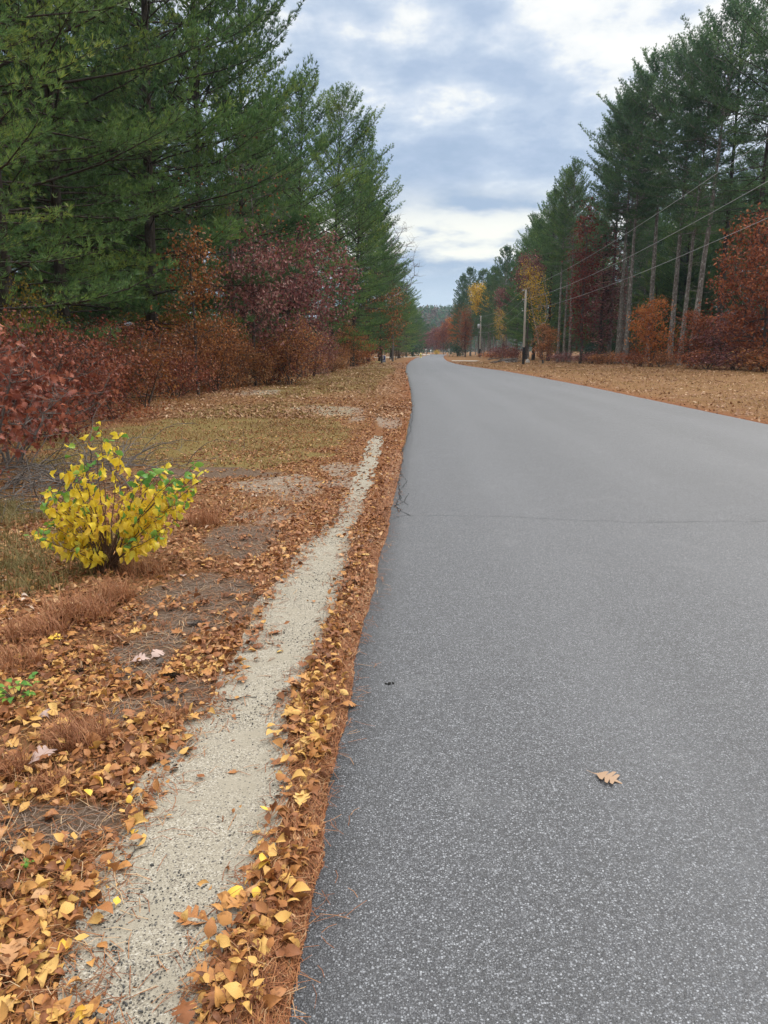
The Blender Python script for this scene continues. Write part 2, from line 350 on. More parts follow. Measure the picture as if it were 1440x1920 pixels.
def gz(x, y):
    x = np.asarray(x, float); y = np.asarray(y, float)
    sl = roadL(y) - x; sr = x - roadR(y)
    s = np.maximum(sl, sr)
    z = np.where(s <= 0, -.025, 0.)
    z = z + np.where(s > 0, -.025 * np.exp(-s / .03), 0)
    berm = .024 * np.exp(-((sl - .12) / .09) ** 2) * sstep(0, .05, sl)
    und = .05 * (fbm(x * .6, y * .6, 3) - .5) * sstep(.5, 2.5, s) + .012 * (fbm(x * 4, y * 4, 9) - .5) * sstep(.1, .5, s)
    inpath = sstep(-.1, .06, x - pathL(y)) * sstep(-.1, .06, pathR(y) - x) * (y < YPATH)
    z = z + berm + und * (1 - inpath) - .006 * inpath
    z = z + np.where(sr > 22, .012 * np.minimum(sr - 22, 60), 0)
    return z
def G(x, y): return float(gz(np.array([x]), np.array([y]))[0])

# zones that the verge shows: (u, v, half-width m across, half-length m along)
def blob(x, y, lst, seed):
    m = np.zeros_like(np.asarray(x, float))
    for u, v, a, b in lst:
        cx, cy = gp(u, v)
        q = np.sqrt(((x - cx) / a) ** 2 + ((y - cy) / b) ** 2) + (fbm(x * 1.7 / a, y * 1.7 / b, seed) - .5) * 1.1
        m = np.maximum(m, 1 - sstep(.7, 1.1, q))
    return m
SAND = [(510, 905, .6, .7), (640, 770, .7, 1.6), (605, 766, .9, 1.4), (672, 786, .25, .9), (728, 790, .3, 2.0), (640, 880, .35, .7), (655, 905, .3, .5), (510, 965, .35, .4), (480, 735, 1.2, 2.2), (560, 925, .3, .5)]
DIRT = [(385, 1130, .45, .55), (450, 1010, .35, .6), (270, 1230, .24, .5), (60, 1560, .26, .18), (330, 1300, .16, .2), (420, 885, .9, .5), (240, 1330, .12, .12)]
GRASS = [(400, 800, 2.6, 5.5), (300, 830, 2.2, 3), (520, 775, 1.8, 3.5), (420, 860, 1.6, 1.0), (560, 730, 2.2, 8), (80, 1040, .8, .9), (700, 690, 2.0, 40), (640, 705, 2.2, 18)]
REDCOV = [(380, 735, 1.4, 1.4), (240, 780, 1.0, 2.0)]

# ------------------------------------------------------------------ ground, path, road
def seg(*a):
    out = []
    for (s, e, st) in a: out.append(np.arange(s, e - 1e-6, st))
    return np.concatenate(out)
def grid_faces(nr, nc):
    i = np.arange(nr - 1)[:, None] * nc; j = np.arange(nc - 1)[None]
    return np.stack([i + j, i + j + 1, i + nc + j + 1, i + nc + j], -1).reshape(-1, 4)
def make_ground():
    Y = np.concatenate([[-400, -60, -12, -4, -1], seg((0, 1.2, .2), (1.2, 7, .045), (7, 14, .1), (14, 40, .3), (40, 120, 1.5), (120, 340, 6)), [345, 400, 500, 700, 1000, 1800]])
    S = np.concatenate([[0], seg((.02, .4, .03), (.4, 3.2, .05), (3.2, 9, .12), (9, 20, .6), (20, 60, 3)), [80, 130, 250, 600, 1500]])
    SR = np.concatenate([[0, .03, .08, .15, .3, .6, 1, 1.6], seg((2, 10, .5), (10, 60, 2)), [80, 130, 250, 600, 1500]])
    L = roadL(Y); Rr = roadR(Y)
    X = np.concatenate([(L[:, None] - S[None])[:, ::-1], L[:, None] + (Rr - L)[:, None] * np.array([[.05, .5, .95]]), Rr[:, None] + SR[None]], 1)
    YY = np.broadcast_to(Y[:, None], X.shape)
    Z = gz(X.ravel(), YY.ravel())
    mb = MB(); mb.add(np.stack([X.ravel(), YY.ravel(), Z], 1), grid_faces(*X.shape))
    x, y = X.ravel(), YY.ravel()
    sl = roadL(y) - x
    att = {'sand': blob(x, y, SAND, 21), 'dirt': blob(x, y, DIRT, 22), 'grass': blob(x, y, GRASS, 23), 'red': blob(x, y, REDCOV, 24),
           'edge': np.where(sl > 0, np.exp(-sl / .9), np.where(x - roadR(y) > 0, np.exp(-(x - roadR(y)) / .5), 0))}
    m, nt, out = newmat('verge_soil'); g = NT(nt); v = g.obj()
    n1 = g.noise(v, 1.3, 5, .65); n2 = g.noise(v, 30, 6, .75); n3 = g.noise(v, .22, 3); n4 = g.noise(v, 140, 3, .7)
    base = g.ramp(n2, [(.25, (.07, .032, .017)), (.48, (.17, .080, .038)), (.6, (.26, .132, .062)), (.75, (.37, .22, .11))])
    tan = g.ramp(n2, [(.25, (.10, .056, .024)), (.5, (.23, .128, .052)), (.75, (.35, .22, .10))])
    olive = g.ramp(n2, [(.25, (.085, .062, .022)), (.5, (.20, .145, .05)), (.75, (.31, .235, .09))])
    dirt = g.ramp(n2, [(.25, (.06, .040, .028)), (.5, (.145, .098, .068)), (.75, (.25, .185, .135))])
    sand = g.ramp(n2, [(.25, (.17, .13, .10)), (.48, (.30, .26, .215)), (.62, (.42, .375, .31)), (.8, (.48, .44, .37))])
    streak = g.noise(v, 5, 4, .75, (1, 2.6, 1))
    c = g.mix(g.framp(n1, .36, .58), base, tan)
    c = g.mix(g.attr('edge'), c, g.ramp(n2, [(.25, (.09, .034, .016)), (.5, (.21, .078, .032)), (.75, (.31, .14, .06))]))
    def over(c, a, col, soft=.35):
        f = g.math('ADD', g.attr(a), g.math('MULTIPLY', g.math('SUBTRACT', n1, .5), .9)); f = g.math('ADD', f, g.math('MULTIPLY', g.math('SUBTRACT', n2, .5), .7))
        return g.mix(g.framp(f, .5 - soft / 2, .5 + soft / 2), c, col)
    c = over(c, 'grass', olive); c = over(c, 'dirt', dirt, .7); c = g.mix(g.math('MULTIPLY', .8, g.framp(g.math('ADD', g.math('MULTIPLY', g.attr('sand'), .50), g.math('ADD', g.math('MULTIPLY', g.math('SUBTRACT', streak, .5), 1.3), g.math('MULTIPLY', g.math('SUBTRACT', n2, .5), 1.1))), .22, .62)), c, sand); c = over(c, 'red', base)
    c = g.mix(g.math('MULTIPLY', g.framp(n4, .35, .7), .35), c, (.05, .03, .02))
    g.l(g.pbsdf(c, .95, .1, g.bump(n2, .8, .03)), out.inputs[0])
    o = mb.build('ground', m, smooth=True, attrs=att); tag(o, kind='structure')
make_ground()

def make_path():
    Y = seg((.6, YPATH, .03)); 
    l = pathL(Y) - .05 + .12 * (fbm(Y * 4, Y * 0, 31, 4) - .5); r = pathR(Y) + .11 * (fbm(Y * 4, Y * 0 + 9, 32, 4) - .5)
    t = np.linspace(0, 1, 12)
    X = l[:, None] + (r - l)[:, None] * t[None]; YY = np.broadcast_to(Y[:, None], X.shape)
    Z = gz(X.ravel(), YY.ravel()) + .005 + .006 * (fbm(X.ravel() * 6, YY.ravel() * 6, 8) - .5)
    mb = MB(); mb.add(np.stack([X.ravel(), YY.ravel(), Z], 1), grid_faces(*X.shape))
    m, nt, out = newmat('pale_sand'); g = NT(nt); v = g.obj()
    big = g.noise(v, 3, 4, .6); fine = g.noise(v, 90, 4, .8)
    vo = g.voro(v, 230); sep = g.n('ShaderNodeSeparateColor'); g.l(vo.outputs['Color'], sep.inputs[0])
    c = g.mix(big, (.255, .228, .178), (.335, .302, .240))
    grain = g.ramp(sep.outputs[0], [(0, (.08, .07, .06)), (.12, (.21, .185, .15)), (.28, (.275, .247, .195)), (.8, (.335, .302, .240)), (.93, (.44, .41, .35))])
    gm = g.framp(g.math('ADD', g.noise(v, 5, 3), g.math('MULTIPLY', fine, .25)), .42, .66)
    c = g.mix(gm, c, grain)
    vo2 = g.voro(v, 95); sep2 = g.n('ShaderNodeSeparateColor'); g.l(vo2.outputs['Color'], sep2.inputs[0])
    spot = g.math('MULTIPLY', g.framp(sep2.outputs[1], .84, .88), g.framp(vo2.outputs['Distance'], .42, .25))
    c = g.mix(g.math('MULTIPLY', spot, .85), c, (.09, .085, .08))
    soil = g.ramp(g.noise(v, 60, 5, .75), [(.3, (.075, .05, .035)), (.55, (.19, .125, .08)), (.75, (.30, .22, .15))])
    mixf = g.math('ADD', g.math('MULTIPLY', g.attr('rim'), .30), g.math('ADD', g.math('MULTIPLY', g.math('SUBTRACT', g.noise(v, 7, 5, .7), .5), 1.1), g.math('MULTIPLY', g.math('SUBTRACT', g.noise(v, 1.8, 3), .5), .6)))
    c = g.mix(g.framp(mixf, .26, .66), c, soil)
    g.l(g.pbsdf(c, .95, .15, g.bump(g.math('ADD', sep.outputs[0], g.math('MULTIPLY', fine, 1.5)), .5, .004)), out.inputs[0])
    tag(mb.build('path', m, smooth=True, attrs={'rim': np.maximum(np.broadcast_to(np.abs(t * 2 - 1)[None], X.shape).ravel(), .95 * sstep(5.5, 10.5, YY.ravel()))}), kind='structure')
make_path()

def make_road():
    Y = np.concatenate([[-400, -60, -12, -4], seg((-1, 10, .06), (10, 40, .3), (40, 120, 1.5), (120, 318, 5)), [EL[-1, 1]]])
    L = roadL(Y); Rr = roadR(Y); t = np.array([0, .004, .02, .05, .1, .2, .35, .5, .65, .8, .9, .97, .996, 1])
    X = L[:, None] + (Rr - L)[:, None] * t[None]; YY = np.broadcast_to(Y[:, None], X.shape)
    Z = np.zeros_like(X); Z[:, 0] = -.03; Z[:, -1] = -.03; Z[:, 1] = -.002; Z[:, -2] = -.002
    mb = MB(); mb.add(np.stack([X, YY, Z], -1).reshape(-1, 3), grid_faces(*X.shape))
    lat = [(X - L[:, None]).ravel()]
    # the carriageway turns away to the left at its far end
    e = np.array([[X[-1, 1], Y[-1], 0], [X[-1, -2], Y[-1], 0]])
    arc = [e]
    for k in range(1, 9):
        a = k / 8 * R(80); c0 = np.array([e[0, 0] - 14, Y[-1], 0])
        r0, r1 = 14, 14 + (e[1, 0] - e[0, 0])
        arc.append(np.array([c0 + [r0 * math.cos(a), r0 * math.sin(a), 0], c0 + [r1 * math.cos(a), r1 * math.sin(a), 0]]))
    arc = np.concatenate(arc); mb.add(arc, [[2 * i, 2 * i + 1, 2 * i + 3, 2 * i + 2] for i in range(8)])
    lat.append(np.full(len(arc), 3.)); lat = np.concatenate(lat)
    m, nt, out = newmat('worn_asphalt'); g = NT(nt); v = g.obj()
    big = g.noise(v, .5, 4, .6, (1, .25, 1)); med = g.noise(v, 6, 4, .6)
    vo = g.voro(v, 138); sep = g.n('ShaderNodeSeparateColor'); g.l(vo.outputs['Color'], sep.inputs[0])
    vo2 = g.voro(v, 235); sep2 = g.n('ShaderNodeSeparateColor'); g.l(vo2.outputs['Color'], sep2.inputs[0])
    stone = g.ramp(sep.outputs[0], [(0, (.05, .049, .05)), (.3, (.10, .098, .098)), (.6, (.19, .187, .185)), (.84, (.32, .317, .312)), (1, (.46, .455, .445))])
    small = g.ramp(sep2.outputs[0], [(0, (.05, .05, .05)), (.5, (.11, .108, .107)), (.8, (.20, .197, .193)), (1, (.38, .375, .365))])
    bind = (.042, .041, .041)
    body = g.math('MULTIPLY', g.framp(vo.outputs['Distance'], .56, .34), g.framp(sep.outputs[1], .18, .4))
    under = g.mix(g.framp(vo2.outputs['Distance'], .62, .36), bind, small)
    c = g.mix(body, under, stone)
    c = g.mix(g.math('MULTIPLY', g.framp(big, .35, .7), .28), c, (.155, .152, .15))
    c = g.mix(g.math('MULTIPLY', g.framp(med, .5, .75), .22), c, (.10, .10, .106))
    c = g.mix(g.math('MULTIPLY', g.framp(g.noise(v, 1.1, 5, .65, (1, .08, 1)), .48, .68), .34), c, (.085, .083, .081))
    c = g.mix(g.math('MULTIPLY', g.framp(g.noise(v, 2.3, 4, .6), .56, .70), .20), c, (.22, .213, .20))
    c = g.mix(g.math('MULTIPLY', g.framp(g.noise(v, .9, 6, .7), .66, .72), .45), c, (.05, .048, .046))
    h = g.math('ADD', g.math('MULTIPLY', g.framp(vo.outputs['Distance'], .6, .2), .7), g.math('MULTIPLY', g.framp(vo2.outputs['Distance'], .6, .2), .4))
    c = g.mix(g.math('MULTIPLY', g.framp(g.noise(v, 34, 4, .85), .54, .68), .40), c, (.30, .295, .29))
    c = g.mix(g.math('MULTIPLY', g.framp(g.noise(v, 29, 4, .85), .54, .68), .42), c, (.06, .059, .058))
    la = g.math('ADD', g.attr('lat'), g.math('MULTIPLY', g.math('SUBTRACT', g.noise(v, .7, 3), .5), .35))
    c = g.mix(g.math('MULTIPLY', g.framp(la, .34, .0), .30), c, (.045, .044, .043))
    for ctr in (1.25, 2.9, 4.7, 6.3):
        dd = g.math('ABSOLUTE', g.math('SUBTRACT', la, ctr)); c = g.mix(g.math('MULTIPLY', g.framp(dd, .55, .05), .09), c, (.24, .235, .228))
    c = g.mix(1., c, (.735, .772, .85), 'MULTIPLY')
    g.l(g.pbsdf(c, .56, .45, g.bump(h, .5, .004)), out.inputs[0])
    o = mb.build('road', m, attrs={'lat': lat}); tag(o, kind='structure')
    # cracks: thin tar-dark seams, pieces of the road
    cm = simplemat('crack_dark', (.022, .022, .024), .9)
    rng = np.random.default_rng(4)
    cr = [([(738, 969), (770, 967), (840, 967), (900, 968), (960, 969), (1000, 972), (1060, 975), (1120, 977), (1200, 980), (1300, 979), (1440, 978)], .007),
          ([(773, 787), (769, 798), (771, 807), (760, 823), (758, 835), (753, 852), (756, 866), (750, 880), (753, 893)], .012),
          ([(753, 893), (762, 900), (758, 910), (750, 916), (747, 925), (752, 938), (765, 947)], .010),
          ([(750, 893), (747, 912), (751, 930), (742, 945), (748, 960)], .013),
          ([(765, 925), (757, 940), (740, 950), (731, 952)], .009), ([(740, 950), (752, 958), (766, 967)], .012), ([(732, 975), (750, 969)], .008),
          ([(770, 762), (774, 775), (772, 790)], .010), ([(757, 838), (749, 862), (745, 885), (741, 905)], .010)]
    for pts, wd in cr:
        P = np.array([gp(u, v) for u, v in pts]); n = max(2, int(np.linalg.norm(np.diff(P, axis=0), axis=1).sum() / .06))
        tt = np.linspace(0, len(P) - 1, n); Q = np.stack([np.interp(tt, np.arange(len(P)), P[:, k]) for k in (0, 1)], 1)
        Q += rng.normal(0, .009, Q.shape)
        d = np.gradient(Q, axis=0); d /= np.linalg.norm(d, axis=1, keepdims=True); nn = np.stack([-d[:, 1], d[:, 0]], 1)
        w = wd * rng.uniform(.3, 1.0, (n, 1)) / 2
        z = np.full((n, 1), .003)
        V = np.concatenate([np.hstack([Q + nn * w, z]), np.hstack([Q - nn * w, z])])
        b = MB(); b.add(V, [[i, i + 1, n + i + 1, n + i] for i in range(n - 1)])
        b.build('crack', cm, o)
make_road()

def strip(name, pts, mat):
    b = MB(); P = [(*gp(u, v),) for u, v in pts]
    b.add([(x, y, G(x, y) + .03) for x, y in P], [list(range(len(P)))]); tag(b.build(name, mat), kind='structure')
drv = simplemat('driveway_dust', (.40, .36, .30), .95, .2, 1.5, .1)
strip('driveway', [(848, 677.2), (892, 677.6), (900, 676.4), (846, 676.0)], drv)
strip('driveway', [(700, 671.0), (778, 669.8), (800, 668.2), (740, 668.8), (700, 669.6)], drv)
strip('driveway', [(790, 666.4), (806, 665.4), (806, 663.8), (770, 664.2)], drv)

# ------------------------------------------------------------------ fallen leaves and needles
rng = np.random.default_rng(11)
OV = [ovate(.14, .12, 0, 0, .38), ovate(-.10, .16, .1, .12, .34), ovate(.24, -.10, .2, 0, .40), ovate(.08, .34, -.2, 0, .30), ovate(-.20, .08, .3, .15, .40), ovate(.05, -.18, .1, 0, .36), ovate(.30, .30, .3, 0, .33), ovate(-.04, .06, 0, .2, .42)]
OVS = [ovate(.25, .15, 0, 0, .42, 4), ovate(-.18, .2, .2, 0, .4, 4), ovate(.12, -.2, -.2, 0, .42, 4)]
OK_ = [oakleaf(.12, .1), oakleaf(-.1, .14), oakleaf(.2, -.1)]
def in_path(x, y): return (x > pathL(y) - .03) & (x < pathR(y)) & (y < YPATH)
def leaf_density(x, y):
    """0..1 cover of fallen leaves near the path"""
    sl = roadL(y) - x
    pl, pr = pathL(y), pathR(y)
    n = fbm(x * 2.2, y * 2.2, 41); nf = fbm(x * 7, y * 7, 42)
    berm = sstep(-.03, .05, x - pr + .10 * (nf - .5)) * sstep(-.005, .05, sl) * (.55 + .6 * sstep(.35, .6, n))
    left = sstep(.0, .10, pl - x + .18 * (nf - .5))
    near = sstep(.6, .05, pl - x) * .5
    d = np.where(x > pr, berm, left * np.clip(.25 + .9 * sstep(.35, .62, n) + near, 0, 1))
    d = d * (1 - .86 * blob(x, y, DIRT, 22) * (.55 + .9 * sstep(.35, .6, nf))) * (1 - .6 * blob(x, y, SAND, 21))
    rimd = np.minimum(x - pl, pr - x)
    return np.where(in_path(x, y), .006 + .30 * sstep(.09, .0, rimd + .10 * (nf - .45)) + .12 * sstep(6, 10, y), d)
def sample(n, x0, x1, y0, y1, dens, rng, ypow=1.):
    x = rng.uniform(x0, x1, n); y = y0 + (y1 - y0) * rng.random(n) ** ypow
    k = rng.random(n) < dens(x, y) * (x < roadL(y) - .01)
    return x[k], y[k]
def vis(x, y, pad=.35):
    return np.abs(x) < (y + .3) * .5 + pad
# near leaves
x, y = sample(98000, -3.6, .6, 1.35, 7.0, lambda x, y: leaf_density(x, y) * np.clip(1.25 - y * .08, .5, 1) * vis(x, y), rng, 1.25)
z = gz(x, y) + .004 + rng.random(len(x)) ** 2 * .026
size = .016 + .042 * rng.random(len(x)) ** 1.8
dist = np.hypot(x, y)
order = np.argsort(dist); x, y, z, size = x[order], y[order], z[order], size[order]
isov = rng.random(len(x))
# the largest, nearest ones are leaves of their own
top = np.where((y < 3.1) & vis(x, y, -.1) & (size > .032) & (z - gz(x, y) > .008))[0]
top = top[rng.permutation(len(top))][:280]
own = np.zeros(len(x), bool); own[top] = True
LM = {}
for ci, (mn) in enumerate(('golden', 'rustleaf', 'yellowleaf')):
    for k, (tv, tf) in enumerate(OV + OK_):
        b = MB(); b.add(tv, tf); LM[mn, k] = b.mesh('fallen_leaf', M[mn])
def put_leaf(name, me, loc, sz, label, group=None, rz=None, tilt=.3):
    o = link(name, me); o.location = loc
    o.rotation_euler = (random.gauss(0, tilt), random.gauss(0, tilt), random.uniform(0, 6.28) if rz is None else rz); o.scale = (sz,) * 3
    return tag(o, label, 'leaf', group)
random.seed(5)
for i in top:
    c = random.choices(('golden', 'rustleaf', 'yellowleaf'), (.52, .42, .06))[0]
    colw = {'golden': 'golden tan', 'rustleaf': 'rust brown', 'yellowleaf': 'bright yellow'}[c]
    k = random.randrange(8)
    if x[i] > pathR(y[i]): where = 'in the litter strip between sand path and road'
    elif x[i] < pathL(y[i]): where = 'in the litter on the sand path\'s outer side'
    else: where = 'lying on the bare sand path'
    put_leaf('fallen_leaf', LM[c, k], (x[i], y[i], z[i] + .008), size[i] * 1.05, f'curled {colw} leaf {where}', f'{colw} leaves {where}', None, .45)
rest = np.where(~own)[0]
which = rng.integers(0, 8, len(rest)); oakm = rng.random(len(rest)) < .07
gold = rng.random(len(rest)) < np.clip(1.0 - .22 * (y[rest] - 1.6) + 1.1 * (fbm(x[rest] * 1.4, y[rest] * 1.4, 43) - .5), .10, .92)
gold |= (x[rest] > pathR(y[rest])) & (rng.random(len(rest)) < .35)
bg_, br_ = MB(), MB()
for b, sel in ((bg_, gold), (br_, ~gold)):
    for k, (tv, tf) in enumerate(OV):
        s_ = rest[(which == k) & ~oakm & sel]; b.inst(tv, tf, np.stack([x[s_], y[s_], z[s_]], 1), flatframes(len(s_), rng, .40, size[s_]))
    for k, (tv, tf) in enumerate(OK_):
        s_ = rest[oakm & sel][k::3]; b.inst(tv, tf, np.stack([x[s_], y[s_], z[s_] + .004], 1), flatframes(len(s_), rng, .2, np.minimum(size[s_] * 1.9, .085)))
# middle distance
x, y = sample(110000, -9, 1.2, 6.6, 26, lambda x, y: np.clip(leaf_density(x, y), 0, 1) * np.where(roadL(y) - x < 3.2, .95, .40) * (1 - .42 * blob(x, y, GRASS, 23)) * vis(x, y, .6) * (x > roadL(y) - 8.2), rng, 1.5)
tv, tf = HEX; z = gz(x, y) + .004 + rng.random(len(x)) * .012; gold = rng.random(len(x)) < .16
for b, sel in ((bg_, gold), (br_, ~gold)):
    b.inst(tv, tf, np.stack([x, y, z], 1)[sel], flatframes(int(sel.sum()), rng, .35, rng.uniform(.03, .06, int(sel.sum()))))
tag(bg_.build('golden_leaf_litter', M['litter']), 'golden fallen leaves thickly covering the ground beside the sand path', 'leaf litter', None, 'stuff')
tag(br_.build('rust_leaf_litter', M['rustlitter']), 'rust and brown fallen leaves covering the verge left of the sand path', 'leaf litter', None, 'stuff')

# verge leaves further off, both sides
b = MB()
y = 18 + 80 * rng.random(26000) ** 1.6; x = roadL(y) - rng.random(26000) * 8.5
k = rng.random(len(x)) < (.3 + .9 * sstep(.4, .65, fbm(x * .8, y * .3, 51))); x, y = x[k], y[k]
b.inst(*DIAMOND, np.stack([x, y, gz(x, y) + .015], 1), flatframes(len(x), rng, .4, rng.uniform(.06, .11, len(x)) * (1 + y / 90)))
y = 14 + 95 * rng.random(42000) ** 1.5; x = roadR(y) + rng.random(42000) * 27
k = (rng.random(len(x)) < (.25 + .9 * sstep(.4, .65, fbm(x * .5, y * .3, 52)))) & (x < y * .55 + 2); x, y = x[k], y[k]
b.inst(*DIAMOND, np.stack([x, y, gz(x, y) + .015], 1), flatframes(len(x), rng, .4, rng.uniform(.06, .12, len(x)) * (1 + y / 110)))
tag(b.build('verge_leaf_litter', M['farlitter']), 'brown fallen leaves strewn over the grass verges further along the road', 'leaf litter', None, 'stuff')

# pine needles
def needle_strips(b, x, y, yaw, ln, w, lift):
    N = len(x); d = np.stack([np.cos(yaw), np.sin(yaw)], 1); n = np.stack([-d[:, 1], d[:, 0]], 1)
    z0 = gz(x, y) + .003; bend = rng.normal(0, .18, N)[:, None]
    pts = []
    for t, h in ((0, 0), (.5, 1), (1, rng.random(N) * .6)):
        c = np.stack([x, y], 1) + d * (ln * (t - .5))[:, None] + n * (ln * (t * (1 - t)))[:, None] * bend * 2
        zz = z0 + lift * (h if not np.isscalar(h) else h) * rng.random(N)
        for sg in (1, -1): pts.append(np.concatenate([c + n * (sg * w / 2)[:, None], zz[:, None]], 1))
    V = np.stack(pts, 1); F = np.array([[0, 1, 3, 2], [2, 3, 5, 4]])
    b.add(V.reshape(-1, 3), (F[None] + (np.arange(N) * 6)[:, None, None]).reshape(-1, 4))
b = MB()
# swept along the road edge
yy = 1.3 + 10.7 * rng.random(34000) ** 1.55; s = np.abs(rng.normal(.03, .045, len(yy))) - .02
xx = roadL(yy) - s; ang = np.arctan2(1, (roadL(yy + .1) - roadL(yy)) / .1) + rng.normal(0, .45, len(yy))
needle_strips(b, xx, yy, ang, rng.uniform(.05, .12, len(yy)), .0014 + .0004 * yy, .022)
yy = 1.3 + 9 * rng.random(300) ** 1.5; s = -np.abs(rng.normal(0, .055, 300)); xx = roadL(yy) - s
N0 = len(b.v); needle_strips(b, xx, yy, rng.uniform(0, 6.28, 300), rng.uniform(.04, .10, 300), .0012 + .0003 * yy, .004); b.v[-1][:, 2] += .031
# everywhere in the berm and at the path's rims
def nd(x, y):
    pl, pr = pathL(y), pathR(y); nf = fbm(x * 9, y * 9, 61)
    rim = sstep(.16, .0, np.abs(x - pr) + .1 * (nf - .5)) * .7 + sstep(.20, .0, np.abs(x - pl) + .16 * (nf - .5)) * .7
    return np.clip(np.where(x > pr - .02, .30, np.where(x < pl, .34, .010)) + rim * (nf > .42), 0, 1) * vis(x, y)
xx, yy = sample(60000, -3.4, .6, 1.35, 8.5, nd, rng, 1.5)
needle_strips(b, xx, yy, rng.uniform(0, 6.28, len(xx)), rng.uniform(.05, .12, len(xx)), .0013 + .0004 * yy, .02)
xx, yy = sample(30000, -3.4, .6, 1.35, 8.5, lambda x, y: np.clip(leaf_density(x, y) * .8, 0, 1) * vis(x, y), rng, 1.5)
needle_strips(b, xx, yy, rng.uniform(0, 6.28, len(xx)), rng.uniform(.05, .14, len(xx)), .0013 + .0003 * yy, .045)
tag(b.build('pine_needle_litter', M['needles']), 'rusty fallen pine needles swept along the left edge of the road', 'pine needles', None, 'stuff')
b = MB()
xx, yy = sample(30000, -3.4, .2, 1.35, 8.5, lambda x, y: np.clip(blob(x, y, DIRT, 22) + .06 * (x < pathL(y)), 0, 1) * vis(x, y), rng, 1.5)
needle_strips(b, xx, yy, rng.uniform(0, 6.28, len(xx)), rng.uniform(.05, .11, len(xx)), .0013 + .0003 * yy, .012)
tag(b.build('grey_needle_litter', M['greyneedles']), 'grey weathered needles and straw over bare soil left of the sand path', 'pine needles', None, 'stuff')

# gravel on the sand
b = MB()
th = np.linspace(0, 2 * math.pi, 6)[:-1]
st = np.concatenate([[[0, 0, -.5]], np.stack([np.cos(th), np.sin(th), 0 * th - .1], 1) * [.9, .7, 1], np.stack([np.cos(th + .6) * .55, np.sin(th + .6) * .5, 0 * th + .38], 1), [[0, 0, .5]]])
sf = [[1 + i, 1 + (i + 1) % 5, 6 + i] for i in range(5)] + [[1 + (i + 1) % 5, 6 + (i + 1) % 5, 6 + i] for i in range(5)] + [[6 + i, 6 + (i + 1) % 5, 11] for i in range(5)] + [[0, 1 + (i + 1) % 5, 1 + i] for i in range(5)]
yy = 1.35 + 6 * rng.random(14000) ** 1.6; t = rng.random(14000); xx = pathL(yy) - .05 + (pathR(yy) - pathL(yy) + .06) * t
k = rng.random(len(xx)) < .08 + .92 * sstep(.46, .66, fbm(xx * 3.2, yy * 3.2, 71)); xx, yy = xx[k], yy[k]
sz = .0012 + .0042 * rng.random(len(xx)) ** 3.2 + np.where(rng.random(len(xx)) < .012, .004, 0)
b.inst(st, sf, np.stack([xx, yy, gz(xx, yy) + .006 + sz * .15], 1), flatframes(len(xx), rng, .2, sz))
tag(b.build('gravel', M['pebble'], smooth=True), 'dark crumbs of gravel scattered over the sand path', 'gravel', None, 'stuff')

# ---- single leaves that lie apart
LE = {}
for nm, mt, tp in (('oak_tan', 'tanoak', oakleaf(.05, .04, 3, .20, .44)), ('oak_pale', 'paleoak', OK_[0]), ('oak_pale_b', 'paleoak', OK_[2]), ('oak_rust', 'rustleaf', OK_[1]), ('oak_yellow', 'yellowleaf', OK_[0])):
    b = MB(); b.add(*tp); LE[nm] = b.mesh('oak_leaf', M[mt])
def at_px(u, v, dz=.012):
    X, Yv = gp(u, v); return (X, Yv, G(X, Yv) + dz)
X, Yv = gp(1131, 1457)
put_leaf('oak_leaf', LE['oak_tan'], (X - .035, Yv + .02, .006), .112, 'tan lobed oak leaf lying alone on the grey asphalt', None, -.62, .03)
for u, v, nm, sz, lab, rz in (
        (425, 1450, 'oak_rust', .045, 'small rust lobed leaf flat in the middle of the sand path', .3),
        (283, 1241, 'oak_pale_b', .10, 'pale pinkish white oak leaf standing out on dark soil near two pine cones', 1.2),
        (243, 1247, 'oak_pale', .10, 'dusty pink oak leaf on dark soil beside the whitish oak leaf', .2),
        (52, 1442, 'oak_pale', .12, 'large lilac grey oak leaf lying below the russet grass tuft', .9),
        (92, 1352, 'oak_pale_b', .09, 'pale oak leaf tilted against the russet grass tuft', 2.2),
        (345, 1192, 'oak_rust', .085, 'reddish oak leaf on soil just below the largest pine cone', 2.8),
        (84, 1204, 'oak_yellow', .10, 'bright yellow lobed leaf perched on russet grass under the yellow shrub', .4),
        (400, 1732, 'oak_rust', .12, 'dark rust oak leaf poking onto the sand from the litter strip', 2.9),
        (345, 1085, 'oak_pale', .10, 'pale pink oak leaf on bare soil right of the yellow shrub', 2.0)):
    put_leaf('oak_leaf', LE[nm], at_px(u, v, .009 if u > 390 else .018), sz, lab, None, rz, .05 if u > 390 else .2)
for u, v, c, k, sz, lab in (
        (500, 1366, 'golden', 0, .040, 'golden leaf on the sand path close to the road side litter strip'),
        (438, 1341, 'rustleaf', 1, .032, 'tiny brown leaf on the sand path near its outer rim'),
        (519, 1225, 'yellowleaf', 2, .040, 'pale yellow leaf lying by itself halfway up the sand path'),
        (589, 1131, 'rustleaf', 0, .034, 'small brown leaf alone where the sand path narrows'),
        (130, 1776, 'yellowleaf', 3, .048, 'bright yellow leaf on the sand at the near end of the litter'),
        (250, 1545, 'golden', 2, .055, 'broad golden leaf overhanging the rim of the sand path'),
        (247, 1568, 'yellowleaf', 1, .045, 'yellow leaf on sand just below the broad golden leaf'),
        (393, 1767, 'golden', 4, .045, 'crumpled golden leaf on the sand below the dark rust oak leaf'),
        (580, 1572, 'yellowleaf', 0, .032, 'small yellow leaf hanging over the asphalt edge on pine needles'),
        (460, 1692, 'yellowleaf', 2, .060, 'large yellow leaf on top of the litter strip by the sand')):
    put_leaf('fallen_leaf', LM[c, k], at_px(u, v, .012), sz, lab, None, None, .15)

